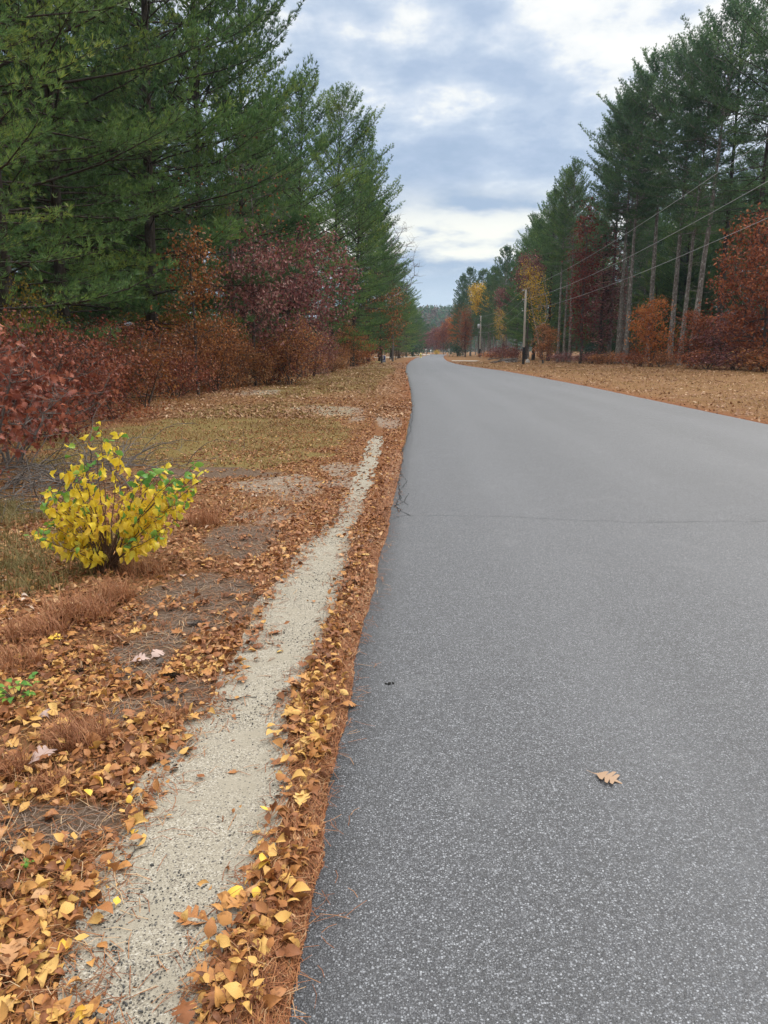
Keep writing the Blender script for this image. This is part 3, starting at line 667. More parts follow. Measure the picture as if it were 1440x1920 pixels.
for u, v, ang, L, lab in ((462, 1102, -.1, .16, 'thin dark twig lying across the narrow part of the sand path'), (452, 1310, .15, .14, 'thin dark twig on the sand near the tiny brown leaf'), (250, 1602, .9, .10, 'short reddish twig near the outer rim of the sand path')):
    b = MB(); t = np.linspace(-.5, .5, 7); b.tube(np.stack([t * L, .012 * np.sin(t * 7), .006 + .003 * np.cos(t * 9)], 1), np.linspace(.0026, .0014, 7), 5)
    b.tube([[L * .1, .004, .006], [L * .22, .03, .010]], [.0014, .0008], 4); o = b.build('twig', M['poledark'] if ang < .5 else M['bark_oak'], smooth=True); o.location = at_px(u, v, .004); o.rotation_euler = (0, 0, ang); tag(o, lab, 'twig')
# ---- pine cones
def cone_mesh(mat):
    b = MB(); L = .085
    N = 60; tv = np.array([[0, 0, 0], [.5, .35, .06], [1, .22, 0], [1, -.22, 0], [.5, -.35, .06]]); tf = np.array([[0, 1, 2, 3, 4]])
    k = np.arange(N); t = k / N; a = k * 2.39996
    rad = .013 * np.sin(np.pi * (t * .86 + .1)) + .002
    d = np.stack([np.full(N, .55), np.cos(a), np.sin(a)], 1)
    pos = np.stack([t * L, 0 * t, 0 * t], 1)
    b.inst(tv, tf, pos, frames(d, rng, rad * 1.6, np.tile([[1., 0, 0]], (N, 1))))
    b.tube([[0, 0, 0], [L * .5, 0, 0], [L, 0, 0]], [.006, .008, .002], 6)
    return b.mesh('pine_cone', mat)
CM = [cone_mesh(M['cone']), cone_mesh(M['conepale'])]
for u, v, c, sz, rz, lab in ((368, 1174, 1, 1.25, .1, 'grey brown pine cone lying on soil below the yellow shrub, the largest cone'), (150, 1264, 0, 1.0, .2, 'dark pine cone half sunk in leaves left of the dusty pink oak leaf'),
                             (322, 1272, 0, 1.0, .15, 'dark pine cone on needles near the rim of the sand path'), (306, 1251, 1, .8, 1.4, 'stubby pale pine cone seen end on beside the whitish oak leaf')):
    o = link('pine_cone', CM[c]); p = at_px(u, v, .018); o.location = (p[0] - .04 * sz, p[1], p[2]); o.rotation_euler = (0, .05, rz); o.scale = (sz,) * 3
    tag(o, lab, 'pine cone')

# small dark lump on the road
b = MB(); b.inst(st, sf, np.array([[0, 0, .004], [.018, .006, .003], [-.016, .004, .002]]), flatframes(3, rng, .2, np.array([.014, .010, .009])))
o = b.build('pebble', M['poledark'], smooth=True); X, Yv = gp(730, 1283); o.location = (X, Yv, 0); tag(o, 'small dark crumb of tar lying on the asphalt near the litter strip', 'pebble')

# ------------------------------------------------------------------ grass
def blades(b, x, y, h, w, lean=.5, z=None):
    N = len(x); yaw = rng.uniform(0, 6.28, N); d = np.stack([np.cos(yaw), np.sin(yaw)], 1); n = np.stack([-d[:, 1], d[:, 0]], 1)
    z0 = gz(x, y) if z is None else z; ln = np.abs(rng.normal(lean, .3, N))
    P = np.stack([x, y], 1); V = []
    for t in (0, .55, 1):
        c = P + d * (h * ln * t ** 1.6)[:, None]; zz = z0 + h * (t - .35 * np.minimum(ln, 1.3) * t * t)
        if t < 1:
            ww = w * (1 - .3 * t) / 2
            V += [np.concatenate([c + n * ww[:, None], zz[:, None]], 1), np.concatenate([c - n * ww[:, None], zz[:, None]], 1)]
        else: V.append(np.concatenate([c, zz[:, None]], 1))
    V = np.stack(V, 1)
    b.add(V.reshape(-1, 3), (np.array([[0, 1, 3, 2]])[None] + (np.arange(N) * 5)[:, None, None]).reshape(-1, 4))
    b.f.setdefault(3, []).append(b.n - N * 5 + (np.array([[2, 3, 4]])[None] + (np.arange(N) * 5)[:, None, None]).reshape(-1, 3))
b = MB()
y = 7.5 + 60 * rng.random(150000) ** 1.9; x = roadL(y) - .8 - rng.random(len(y)) * 8
k = rng.random(len(x)) < (.05 + .95 * blob(x, y, GRASS, 23) * sstep(.3, .6, fbm(x * 1.5, y * 1.1, 81))) * (1 - blob(x, y, SAND, 21)) * (1 - .7 * blob(x, y, DIRT, 22)) * vis(x, y, .5)
x, y = x[k], y[k]
blades(b, x, y, rng.uniform(.025, .065, len(x)) * (1 + y / 80), .004 + y * .00035, .8)
y = 14 + 90 * rng.random(60000) ** 1.7; x = roadR(y) + .3 + rng.random(len(y)) * 27
k = (rng.random(len(x)) < .12 + .88 * sstep(.38, .62, fbm(x * .45, y * .35, 82))) & (x < y * .55 + 2); x, y = x[k], y[k]
blades(b, x, y, rng.uniform(.03, .07, len(x)) * (1 + y / 110), .006 + y * .00035, .8)
tag(b.build('verge_grass', M['drygrass']), 'short dry tan grass on the verges along the road', 'grass', None, 'stuff')
b = MB()
x, y = sample(26000, -4.2, -1.2, 4.6, 7.6, lambda x, y: blob(x, y, [(60, 1035, .75, .85), (20, 1090, .5, .5), (130, 1060, .35, .4), (0, 960, .8, 1.0)], 83) * sstep(.3, .55, fbm(x * 3, y * 3, 84)), rng)
blades(b, x, y, rng.uniform(.05, .20, len(x)), np.full(len(x), .004), .6)
tag(b.build('rough_grass', M['olivegrass']), 'olive and straw rough grass at the foot of the yellow shrub', 'grass', None, 'stuff')
for u, v, n, h, rad, lab in ((150, 1160, 420, .20, .20, 'large russet tuft of dry grass in front of the yellow shrub'), (215, 1130, 260, .22, .12, 'upright russet grass tuft right under the yellow shrub'), (60, 1190, 380, .15, .2, 'russet dry grass tuft behind the bright yellow lobed leaf'),
                             (150, 1395, 420, .13, .13, 'bushy russet grass tuft in the middle of the leaf litter'), (95, 1480, 140, .09, .08, 'low dark grass tuft below the bushy russet one'), (300, 1355, 120, .08, .08, 'small russet grass wisp near the rim of the sand path'),
                             (20, 1250, 260, .14, .16, 'russet grass tuft behind the small green plant'), (385, 985, 240, .24, .16, 'tawny grass tuft at the yellow shrub\'s road side'), (270, 1075, 260, .16, .2, 'short russet grass tuft at the base of the yellow shrub'),
                             (10, 1450, 200, .12, .1, 'russet grass tuft beside the lilac grey oak leaf')):
    X, Yv = gp(u, v); r = rad * np.sqrt(rng.random(n)); a = rng.uniform(0, 6.28, n); b = MB()
    x = r * np.cos(a); y = r * np.sin(a) * .7
    blades(b, x, y, h * rng.uniform(.5, 1.15, n), np.full(n, .0042), .7, z=gz(X + x, Yv + y) - G(X, Yv))
    o = b.build('grass_tuft', M['redgrass']); o.location = (X, Yv, G(X, Yv)); tag(o, lab, 'grass tuft', 'dry grass tufts beside the sand path')

# ------------------------------------------------------------------ trees: pines
def pine(seed, H, cb, Rm, tr, blade, bw, nbl, step, dz=.34, nb=2, lowfrac=.75, dead=0, sparse=0., twsp=.2, spread=.7, top=1.9, up=.55, clump=1.):
    rg = np.random.default_rng(seed)
    wood = MB(); leaf = MB()
    n = 14; zs = np.linspace(0, H * .985, n); wob = np.cumsum(rg.normal(0, .05, (n, 2)), 0) * np.linspace(0, 1, n)[:, None]
    tp = np.concatenate([wob, zs[:, None]], 1); rad = tr * (1 - .93 * (zs / H) ** .9); rad[0] *= 1.25
    zs2 = np.concatenate([[-.4], zs]); tp = np.concatenate([[[tp[0, 0], tp[0, 1], -.4]], tp]); rad = np.concatenate([[rad[0] * 1.15], rad])
    wood.tube(tp, rad, 9)
    def axis(z): return np.array([np.interp(z, zs2, tp[:, 0]), np.interp(z, zs2, tp[:, 1]), z])
    tpos = []; tdir = []; e0 = []; e1 = []; er0 = []; er1 = []
    z = cb; az0 = rg.uniform(0, 6)
    while z < H - .3:
        t = (z - cb) / (H - cb)
        prof = min(1, lowfrac + t * 2.0 * (1 - lowfrac) / .6) * (1 - t ** top) ** .8 + .07
        for i in range(nb):
            az0 += 2.39996 + rg.normal(0, .35)
            if rg.random() < sparse: continue
            az = az0
            lob = .72 + .48 * float(vnoise(np.array([az % 6.283 * 1.1]), np.array([z * .45]), seed))
            L = Rm * prof * lob * rg.uniform(.72, 1.12)
            el = .02 + .22 * min(1, t * 2) + .78 * t ** 1.6 + rg.normal(0, .12)
            p = axis(z + rg.uniform(-.15, .15)); pts = [p]; m = 6
            for q in range(m):
                e = el - .12 * math.sin(q / m * math.pi) + up * (q / m) ** 2
                az_q = az + rg.normal(0, .08)
                p = p + L / m * np.array([math.cos(az_q) * math.cos(e), math.sin(az_q) * math.cos(e), math.sin(e)]); pts.append(p)
            pts = np.array(pts); r = np.linspace(.006 + .0065 * L, .004, m + 1)
            wood.tube(pts, r, 4)
            ln = np.linspace(0, 1, m + 1)
            s = .30 + .12 * rg.random(); sd = 1
            while s < 1.0:
                q = np.array([np.interp(s, ln, pts[:, c]) for c in range(3)]); j = min(m - 1, int(s * m)); bd = pts[j + 1] - pts[j]; bd /= np.linalg.norm(bd)
                side = np.cross(bd, [0, 0, 1.]); side /= np.linalg.norm(side) + 1e-6
                tl = (.26 + .36 * L * (1 - s) + .15 * rg.random()) * rg.uniform(.6, 1.15); tl = min(tl, 1.6)
                a = rg.uniform(.5, 1.0)
                td = bd * math.cos(a) + side * sd * math.sin(a) + np.array([0, 0, rg.uniform(.05, .55)]); td /= np.linalg.norm(td)
                e0.append(q); e1.append(q + td * tl); er0.append(.005 + .003 * tl); er1.append(.0025)
                nt_ = max(2, int(tl / step)); tt = np.linspace(.3, 1.02, nt_)
                pp = q + td * (tl * tt)[:, None] + rg.normal(0, .04 + .04 * tl, (nt_, 3)) * [1, 1, .8]
                dd = td * .9 + np.array([0, 0, .5]) + rg.normal(0, .42, (nt_, 3))
                tpos.append(pp); tdir.append(dd)
                sd = -sd; s += twsp / max(L, .8) * rg.uniform(.7, 1.3) * .5 + .015
            nt_ = max(3, int(L * .5 / step)); tt = np.linspace(.55, 1.02, nt_)
            pp = np.stack([np.interp(tt, ln, pts[:, c]) for c in range(3)], 1) + rg.normal(0, .04, (nt_, 3)); bd = pts[-1] - pts[-2]; bd /= np.linalg.norm(bd)
            tpos.append(pp); tdir.append(bd + np.array([0, 0, .35]) + rg.normal(0, .4, (nt_, 3)))
        z += dz * rg.uniform(.7, 1.3) * (1.0 - .3 * t)
    pp = np.stack([axis(q) for q in np.linspace(H - 1.2, H + .05, 14)]); tpos.append(pp + rg.normal(0, .06, pp.shape)); tdir.append(np.tile([[0, 0, 1.]], (14, 1)) + rg.normal(0, .5, (14, 3)))
    for q in range(dead):
        zz = rg.uniform(cb * .28, cb * 1.0); az = rg.uniform(0, 6.28); L = rg.uniform(.3, 1.9); p = axis(zz); e = rg.uniform(-.25, .3)
        p1 = p + L * .6 * np.array([math.cos(az), math.sin(az), math.sin(e)]); p2 = p1 + L * .4 * np.array([math.cos(az + .3), math.sin(az + .3), math.sin(e + .35)])
        wood.tube([p, p1, p2], [.028, .016, .006], 4)
    wood.frusta(e0, e1, er0, er1, 3)
    tpos = np.concatenate(tpos); tdir = np.concatenate(tdir)
    T = [tuft(nbl, blade, bw, spread, rg) for _ in range(6)]; w = rg.integers(0, 6, len(tpos))
    for k in range(6):
        q = w == k; leaf.inst(*T[k], tpos[q], frames(tdir[q], rg, rg.uniform(.75, 1.25, q.sum())))
    print('pine', seed, len(tpos), len(tpos) * nbl)
    return wood, leaf
PV = {}
def pv(key, barkm, needm, **kw):
    w, l = pine(**kw); PV[key] = (w.mesh('trunk', M[barkm], smooth=True), l.mesh('crown', M[needm]), kw['H'])
# full crowned roadside pines
pv('edgeA', 'bark_pine', 'needle_dark', seed=1, H=25, cb=2.4, Rm=6.4, tr=.28, blade=.25, bw=.030, nbl=8, step=.185, lowfrac=.72, top=3.4, dz=.29)
pv('edgeB', 'bark_pine', 'needle_dark', seed=2, H=24, cb=3.0, Rm=6.0, tr=.26, blade=.25, bw=.030, nbl=8, step=.185, lowfrac=.78, top=2.9, dz=.29)
pv('edgeC', 'bark_pine', 'needle_green', seed=3, H=25, cb=2.0, Rm=6.6, tr=.28, blade=.25, bw=.030, nbl=8, step=.19, sparse=.06, lowfrac=.72, top=3.8, dz=.29)
pv('near', 'bark_pine', 'needle_green', seed=4, H=22, cb=2.0, Rm=5.6, tr=.25, blade=.16, bw=.012, nbl=11, step=.13, sparse=.08, twsp=.22, dz=.30)
pv('nearB', 'bark_pine', 'needle_green', seed=14, H=24, cb=1.8, Rm=6.2, tr=.25, blade=.19, bw=.016, nbl=10, step=.145, sparse=.06, twsp=.22, dz=.30)
# tall forest pines with bare trunks
pv('tallA', 'bark_pale', 'needle_blue', seed=5, H=32, cb=16.5, Rm=6.6, tr=.34, blade=.28, bw=.038, nbl=8, step=.20, lowfrac=.75, dead=26, sparse=.04, top=3.2, dz=.29)
pv('tallB', 'bark_pale', 'needle_blue', seed=6, H=32, cb=14, Rm=6.2, tr=.32, blade=.28, bw=.038, nbl=8, step=.20, lowfrac=.75, dead=22, sparse=.04, top=3.0, dz=.29)
pv('tallC', 'bark_pale', 'needle_blue', seed=7, H=32, cb=18, Rm=6.9, tr=.34, blade=.28, bw=.038, nbl=8, step=.20, lowfrac=.75, dead=30, sparse=.04, top=3.4, dz=.29)
pv('tallD', 'bark_pale', 'needle_blue', seed=17, H=32, cb=20.5, Rm=6.4, tr=.36, blade=.28, bw=.038, nbl=8, step=.20, lowfrac=.75, dead=44, sparse=.04, top=3.4, dz=.29)
pv('tallG', 'bark_pale', 'needle_green', seed=18, H=32, cb=15.5, Rm=5.6, tr=.32, blade=.28, bw=.038, nbl=8, step=.20, lowfrac=.75, dead=24, sparse=.04, top=2.8, dz=.29)
pv('thin', 'bark_pine', 'needle_blue', seed=8, H=32, cb=13, Rm=6.8, tr=.31, blade=.28, bw=.032, nbl=7, step=.25, lowfrac=.85, dead=18, sparse=.25, top=3.4, dz=.40)
pv('far', 'bark_pale', 'needle_far', seed=9, H=24, cb=5.5, Rm=5.2, tr=.26, blade=.40, bw=.075, nbl=6, step=.30, lowfrac=.75, dead=8, twsp=.34, top=2.4)
pv('farB', 'bark_pale', 'needle_far', seed=10, H=24, cb=7.5, Rm=5.0, tr=.26, blade=.40, bw=.075, nbl=6, step=.30, lowfrac=.7, dead=8, twsp=.34, top=2.8)
prng = random.Random(3)
def place_pine(key, x, y, H, label, group, tilt=0, tiltaz=0, wide=1., rz=None):
    tm, cm, H0 = PV[key]; s = H / H0
    r = thing('pine_tree', label, 'pine tree', (x, y, G(x, y)), group, prng.uniform(0, 6.28) if rz is None else rz, R(tilt), R(tiltaz), (s * wide, s * wide, s))
    link('trunk', tm, r); link('crown', cm, r)
    return r
gL = 'pines lining the left side of the road'
for key, u, Y, H, tl, taz, wd, lab in (
        ('near', -150, 15.5, 21, 0, 0, 1.0, 'nearest pine, its boughs reaching in over the left edge of the photo'),
        ('nearB', 22, 23, 23, 0, 0, 1.0, 'pine with a thick dark trunk rising behind the coral red oak shrub'),
        ('nearB', 120, 29, 25, 1, 0, 1.0, 'broad dense pine second in from the coral red oak shrub'),
        ('edgeA', 285, 34, 26, 2, 0, 1.0, 'very tall pine towering over the red brown oak shrubs near the grass'),
        ('edgeC', 380, 40, 26, 1, 0, .85, 'tall pine whose right side meets the sky at the photo\'s top'),
        ('edgeB', 455, 47, 24, 1, 0, .82, 'tall pine standing directly behind the bare grey branched tree'),
        ('edgeA', 552, 57, 19.3, 3, 0, 1.0, 'pine with a pointed top rising behind the maroon oak'),
        ('edgeC', 618, 67, 21.5, 3.5, 0, .95, 'pine leaning to the road with a stepped right outline against sky'),
        ('edgeB', 660, 76, 21, 3, 0, .95, 'pine with long flat boughs reaching furthest over the verge'),
        ('edgeA', 668, 88, 20, 3, 0, .92, 'pine whose lower boughs hang over the blue yard sign'),
        ('edgeC', 690, 100, 19, 2, 0, .95, 'medium pine just beyond the blue yard sign'),
        ('edgeA', 712, 118, 18, 2, 0, 1.15, 'medium pine behind the leafless tree on the left side'),
        ('edgeC', 733, 138, 16, 1, 0, 1.25, 'smaller pine before the road\'s leftward bend'),
        ('edgeA', 748, 162, 15, 1, 0, 1.35, 'small pine at the left bend, third from the end of the row'),
        ('edgeC', 762, 195, 14.5, 0, 0, 1.4, 'small pine at the left bend, second from the end of the row'),
        ('farB', 786, 300, 13.5, 0, 0, 1.2, 'blue green pine past the bend, left of the gap under the hill'), ('far', 800, 340, 12.5, 0, 0, 1.2, 'small blue green pine past the bend, right below the hill'),
        ('edgeA', 774, 232, 13.5, 0, 0, 1.5, 'last and smallest pine of the left row below the hill')):
    place_pine(key, xat(u, Y), Y, H, lab, gL, tl, taz, wd)
gR = 'tall pines with bare trunks right of the road'
for key, u, Y, H, tl, taz, wd, lab in (
        ('tallD', 1297, 78, 31.5, 2.6, 0, 1.0, 'tall pine with the thickest pale leaning trunk, visible far up into the crown'),
        ('tallB', 1276, 81, 29, 1.5, 0, .9, 'slim pine trunk just left of the thickest leaning one'),
        ('tallA', 1256, 85, 31, .8, 0, 1.0, 'straight mottled pine trunk at the right rim of the orange bush'),
        ('tallA', 1173, 92, 30, .6, 0, .95, 'pine with mottled trunk, right one of the pair left of the orange bush'),
        ('tallC', 1158, 95, 29.5, .8, 0, .95, 'pine with whitish trunk, left one of the pair left of the orange bush'),
        ('tallB', 1166, 101, 30, 0, 0, .9, 'darker pine trunk showing between the mottled pair'),
        ('tallG', 1068, 106, 25, .5, 180, .8, 'pine with pale trunk directly left of the red vine covered tree'),
        ('tallG', 1046, 108, 24.5, 0, 0, .85, 'leftmost pale trunked pine behind the first utility pole'),
        ('tallB', 1057, 113, 24, 0, 0, .8, 'thin pine trunk between the two pale ones near the utility pole'),
        ('tallB', 1142, 99, 29.5, 0, 180, .9, 'pine behind the red vine covered tree, its crown stepping up to the right'),
        ('tallC', 1215, 90, 32, 0, 0, 1.0, 'tall pine rising behind the orange bush'),
        ('thin', 1345, 80, 35, 0, 0, 1.0, 'tallest pine, its top nearly touching the photo\'s upper edge'),
        ('thin', 1400, 73, 33, 0, 0, 1.05, 'open crowned pine with sky showing between its boughs above the red oak'),
        ('thin', 1455, 68, 33, 0, 0, 1.05, 'pine at the right edge with level dark boughs against bright sky'),
        ('tallA', 1520, 66, 32, 0, 0, 1.0, 'pine at the far right whose boughs enter the photo\'s upper corner')):
    place_pine(key, xat(u, Y), Y, H, lab, gR, tl, taz, wd)
gF = 'pines at the far end of the road'
for key, u, Y, H, lab in (
        ('edgeB', 1000, 128, 22, 'full green pine behind the yellow birch'),
        ('far', 968, 150, 19, 'green pine just left of the full one behind the birch'),
        ('far', 948, 185, 21, 'far pine behind the maroon crown beyond the second utility pole'),
        ('farB', 925, 205, 22, 'far pine at the right of the bright yellow crown'),
        ('farB', 903, 222, 23, 'far pine standing behind the bright yellow crown'),
        ('far', 882, 228, 24, 'tallest far pine, left of the bright yellow crown'),
        ('far', 868, 246, 23.5, 'far pine that begins the right side of the gap below the sky'),
        ('farB', 862, 212, 15, 'small far pine under the orange crown'),
        ('edgeA', 1028, 120, 24, 'dark pine filling the space behind the first utility pole'),
        ('edgeB', 985, 140, 17, 'low dense pine in the shade left of the first utility pole'),
        ('farB', 915, 190, 17, 'pine whose trunk shows right of the second utility pole')):
    place_pine(key, xat(u, Y), Y, H, lab, gF)
# woods behind, both sides
for i in range(46):
    Y = prng.uniform(12, 125); off = 5.5 + 30 * prng.random() ** 1.2
    xe = float(roadL(np.array([Y]))[0]) - 8.5
    place_pine(prng.choice(('edgeB', 'edgeA', 'tallB', 'edgeC')), xe - off, Y, prng.uniform(17, 24), 'green pine standing deeper in the woods behind the left roadside row', 'pines deeper in the left woods')
for i in range(44):
    Y = prng.uniform(84, 165); off = 4 + 30 * prng.random() ** 1.2
    place_pine(prng.choice(('edgeB', 'edgeA', 'tallB', 'tallC')), 33 - (Y - 84) * .10 + off, Y, prng.uniform(19, 27), 'green pine standing deeper in the woods behind the pale trunks', 'pines deeper in the right woods')
for i in range(34):
    Y = prng.uniform(88, 150); place_pine(prng.choice(('edgeB', 'edgeC', 'edgeA')), 32.5 - (Y - 84) * .10 + 4.5 + 11 * prng.random(), Y, prng.uniform(8, 14), 'young pine closing the dim space behind the pale trunks', 'young pines behind the pale trunks')
for i in range(16):
    Y = prng.uniform(110, 260); place_pine(prng.choice(('edgeB', 'edgeC')), float(roadL(np.array([Y]))[0]) - 9 - 8 * prng.random(), Y, prng.uniform(6, 10), 'young pine in the shade of the far left row', 'young pines in the far left row')
for i in range(14):
    Y = prng.uniform(62, 100); place_pine('edgeB', 40 + 16 * prng.random(), Y, prng.uniform(9, 15), 'young pine in the shade behind the red oak', 'young pines behind the red oak')
for i in range(26):
    Y = prng.uniform(170, 300); place_pine(prng.choice(('far', 'farB')), 26 + (Y - 170) * .02 + 22 * prng.random(), Y, prng.uniform(17, 23), 'distant pine in the woods beyond the second utility pole', 'distant pines on the right')
for i in range(30):
    Y = prng.uniform(350, 470); place_pine(prng.choice(('far', 'farB')), -30 + 110 * prng.random(), Y, prng.uniform(12, 17), 'distant pine behind the red trees at the road\'s end', 'distant pines at the road\'s end')
for i in range(20):
    Y = prng.uniform(125, 330); place_pine(prng.choice(('far', 'farB')), float(roadL(np.array([Y]))[0]) - 10 - 25 * prng.random(), Y, prng.uniform(12, 17), 'distant pine behind the end of the left roadside row', 'distant pines on the left')

# ------------------------------------------------------------------ broad-leaved trees and shrubs
def broad(seed, H, rx, cz0, cz1, ncl, leaves, size, sig, tmpl, stems=1, trunk_r=.1, fan=.35, gap=.45, ry=None, twig=.004, lean=0., drop=.5, lowtaper=1.):
    """crown ellipsoid between cz0 and cz1, half-width rx; limbs grow from the stems to each leaf clump"""
    rg = np.random.default_rng(seed); ry = ry or rx
    nodes = []; par = []; base = []
    for s in range(stems):
        a = rg.uniform(0, 6.28); sp_ = fan * rx * (rg.uniform(.3, 1) if stems > 1 else 0); top_ = cz0 + (cz1 - cz0) * (.72 if stems == 1 else rg.uniform(.3, .75)); k = 8
        p0 = np.array([math.cos(a), math.sin(a), 0]) * (.06 * rx if stems > 1 else 0); w = np.zeros(3)
        for q in range(k):
            t = q / (k - 1); w = w + rg.normal(0, .02 * H / k * 2, 3) * [1, 1, 0]
            pt = p0 + np.array([math.cos(a) * sp_ * t ** 1.3 + lean * t, math.sin(a) * sp_ * t ** 1.3, top_ * t - (.15 if q == 0 else 0)]) + w
            nodes.append(pt); par.append(len(nodes) - 2 if q else -1)
    nst = len(nodes)
    C = []
    while len(C) < ncl:
        u = rg.normal(size=3); u /= np.linalg.norm(u); r = rg.random() ** (1 / 2.2)
        c = np.array([u[0] * rx * r, u[1] * ry * r, (cz0 + cz1) / 2 + u[2] * r * (cz1 - cz0) / 2])
        if vnoise(c[0] * 2.6 / rx + 7 * seed, (c[2] + c[1]) * 2.6 / rx, seed) < gap * .9 and rg.random() < .8: continue
        c[0] += lean * c[2] / H; C.append(c)
    C = np.array(C); C = C[np.argsort(np.hypot(C[:, 0], C[:, 1]) + .3 * np.abs(C[:, 2] - cz0))]
    tips = []
    for c in C:
        A = np.array(nodes); dv = c - A; dl = np.linalg.norm(dv, axis=1) + 1.2 * np.maximum(0, -dv[:, 2] + .1 * H * 0); dl[:max(0, 0)] += 0
        j = int(np.argmin(dl + (np.arange(len(A)) < 2) * 2)); p = A[j]; d = c - p; L = np.linalg.norm(d)
        k = max(1, int(L / (.30 * rx + .15))); last = j
        for q in range(1, k + 1):
            t = q / k; pt = p + d * t + np.array([0, 0, .12 * L * math.sin(t * math.pi)]) + rg.normal(0, .035 * L, 3) * (t < 1)
            nodes.append(pt); par.append(last); last = len(nodes) - 1
        tips.append(last)
    N = len(nodes); cnt = np.zeros(N); 
    for t in tips: cnt[t] += 1
    for i in range(N - 1, -1, -1):
        if par[i] >= 0: cnt[par[i]] += cnt[i]
    P = np.array(nodes); rad = np.maximum(twig, trunk_r * np.sqrt(np.maximum(cnt, .4) / max(1, ncl / stems)))
    for s in range(stems):
        b0 = s * 8; rad[b0:b0 + 8] = np.maximum(rad[b0:b0 + 8], trunk_r * np.linspace(1.1, .35, 8))
    pa = np.array(par); e = np.where(pa >= 0)[0]
    wood = MB(); wood.frusta(P[pa[e]], P[e], np.where(pa[e] < nst, np.minimum(rad[pa[e]], rad[e] * 1.6), rad[pa[e]]), rad[e], 5)
    # twiglets
    nt_ = 3; q = np.repeat(C, nt_, 0); dd = rg.normal(size=q.shape); dd[:, 2] = np.abs(dd[:, 2]) * .6
    dd /= np.linalg.norm(dd, axis=1, keepdims=True); wood.frusta(q, q + dd * sig * 1.5, twig, twig * .5, 3)
    leaf = None
    if leaves:
        leaf = MB(); n = leaves; q = np.repeat(C, n, 0) + rg.normal(0, 1, (len(C) * n, 3)) * [sig, sig, sig * .75]
        k = q[:, 2] > .06; q = q[k]
        d = rg.normal(0, .7, q.shape) + np.array([0, 0, -drop])
        leaf.inst(*tmpl, q, frames(d, rg, size * rg.uniform(.65, 1.2, len(q))))
    return wood, leaf
BV = {}
def bv(key, barkm, leafm, **kw):
    w, l = broad(**kw); BV[key] = (w.mesh('trunk', M[barkm], smooth=True), l.mesh('crown', M[leafm]) if l else None)
def place_broad(name, key, x, y, label, cat, group=None, sc=1., rz=None, leafm=None, z=None):
    tm, cm = BV[key]
    r = thing(name, label, cat, (x, y, G(x, y) if z is None else z), group, prng.uniform(0, 6.28) if rz is None else rz, 0, 0, sc)
    link('trunk' if cat == 'tree' else 'stems', tm, r)
    if cm:
        if leafm and (key, leafm) not in BV:
            c2 = cm.copy(); c2.materials.clear(); c2.materials.append(M[leafm]); BV[key, leafm] = c2
        link('crown' if cat == 'tree' else 'foliage', BV[key, leafm] if leafm else cm, r)
    return r
# shrubs of the understory: H about 2.4
bv('shrubA', 'bark_oak', 'redbrown', seed=21, H=2.4, rx=1.7, cz0=-.1, cz1=2.4, ncl=130, leaves=36, size=.088, sig=.20, tmpl=OAKSM, stems=6, trunk_r=.022, fan=.7, gap=.5, twig=.004)
bv('shrubB', 'bark_oak', 'rust', seed=22, H=2.6, rx=1.5, cz0=-.1, cz1=2.7, ncl=120, leaves=36, size=.085, sig=.19, tmpl=OAKSM, stems=5, trunk_r=.022, fan=.7, gap=.52, twig=.004)
bv('shrubC', 'bark_oak', 'redbrown', seed=23, H=2.2, rx=2.0, cz0=-.15, cz1=2.2, ncl=140, leaves=34, size=.09, sig=.22, tmpl=OAKSM, stems=7, trunk_r=.022, fan=.75, gap=.52, twig=.004)
bv('shrubFar', 'bark_oak', 'rust', seed=24, H=2.4, rx=1.7, cz0=.1, cz1=2.4, ncl=80, leaves=18, size=.17, sig=.24, tmpl=DIAMOND, stems=5, trunk_r=.022, fan=.7, gap=.42, twig=.006)
gS = 'rusty oak shrubs edging the left woods'
for key, u, Y, sx, sz_, mt, lab in (
        ('shrubC', 60, 13.5, .8, .95, None, 'red brown oak shrub directly behind the coral red one'),
        ('shrubA', 165, 17.5, .8, .75, None, 'red brown oak shrub left of the grassy patch, nearest to it'),
        ('shrubC', 80, 19, 1.1, 1.0, None, 'broad red brown oak shrub in front of the thick dark pine trunk'),
        ('shrubB', 265, 21.5, 1.0, .85, 'slimrust', 'rust oak shrub at the back corner of the grassy patch'),
        ('shrubA', 215, 24, 1.1, 1.05, None, 'red brown oak shrub rising behind the corner of the grassy patch'),
        ('shrubC', 325, 26, .8, .8, None, 'red brown oak shrub above the low red ground cover'),
        ('shrubB', 400, 30, .9, 1.0, None, 'rust oak shrub left of the paired pine trunks'),
        ('shrubA', 330, 32, 1.1, 1.1, None, 'red brown oak shrub under the slim orange brown tree'),
        ('shrubA', 440, 34, 1.0, .8, 'slimrust', 'low red brown oak shrub in front of the paired pine trunks'),
        ('shrubC', 500, 37, 1.1, 1.05, None, 'red brown oak shrub under the maroon oak, left of its trunk'),
        ('shrubB', 545, 36, 1.2, 1.1, None, 'rust oak shrub under the maroon oak, right of its trunk'),
        ('shrubA', 585, 47, 1.0, 1.5, 'maroon', 'tall maroon shrub beyond the maroon oak'),
        ('shrubC', 618, 56, 1.1, .95, 'slimrust', 'red brown oak shrub between the maroon oak and the yard sign'),
        ('shrubB', 645, 67, 1.2, 1.5, None, 'rust oak shrub nearest to the blue yard sign'),
        ('shrubB', 668, 80, 1.5, 1.25, 'orange', 'orange tinted oak shrub just left of the blue yard sign'),
        ('shrubFar', 683, 92, 1.3, 1.2, 'redbrown', 'dark red shrub behind the blue yard sign'),
        ('shrubFar', 745, 150, 1.5, 1.0, 'brownsparse', 'brown low shrub at the far end of the left verge')):
    place_broad('oak_shrub', key, xat(u, Y), Y, lab, 'shrub', gS, (sx, sx, sz_), None, mt)
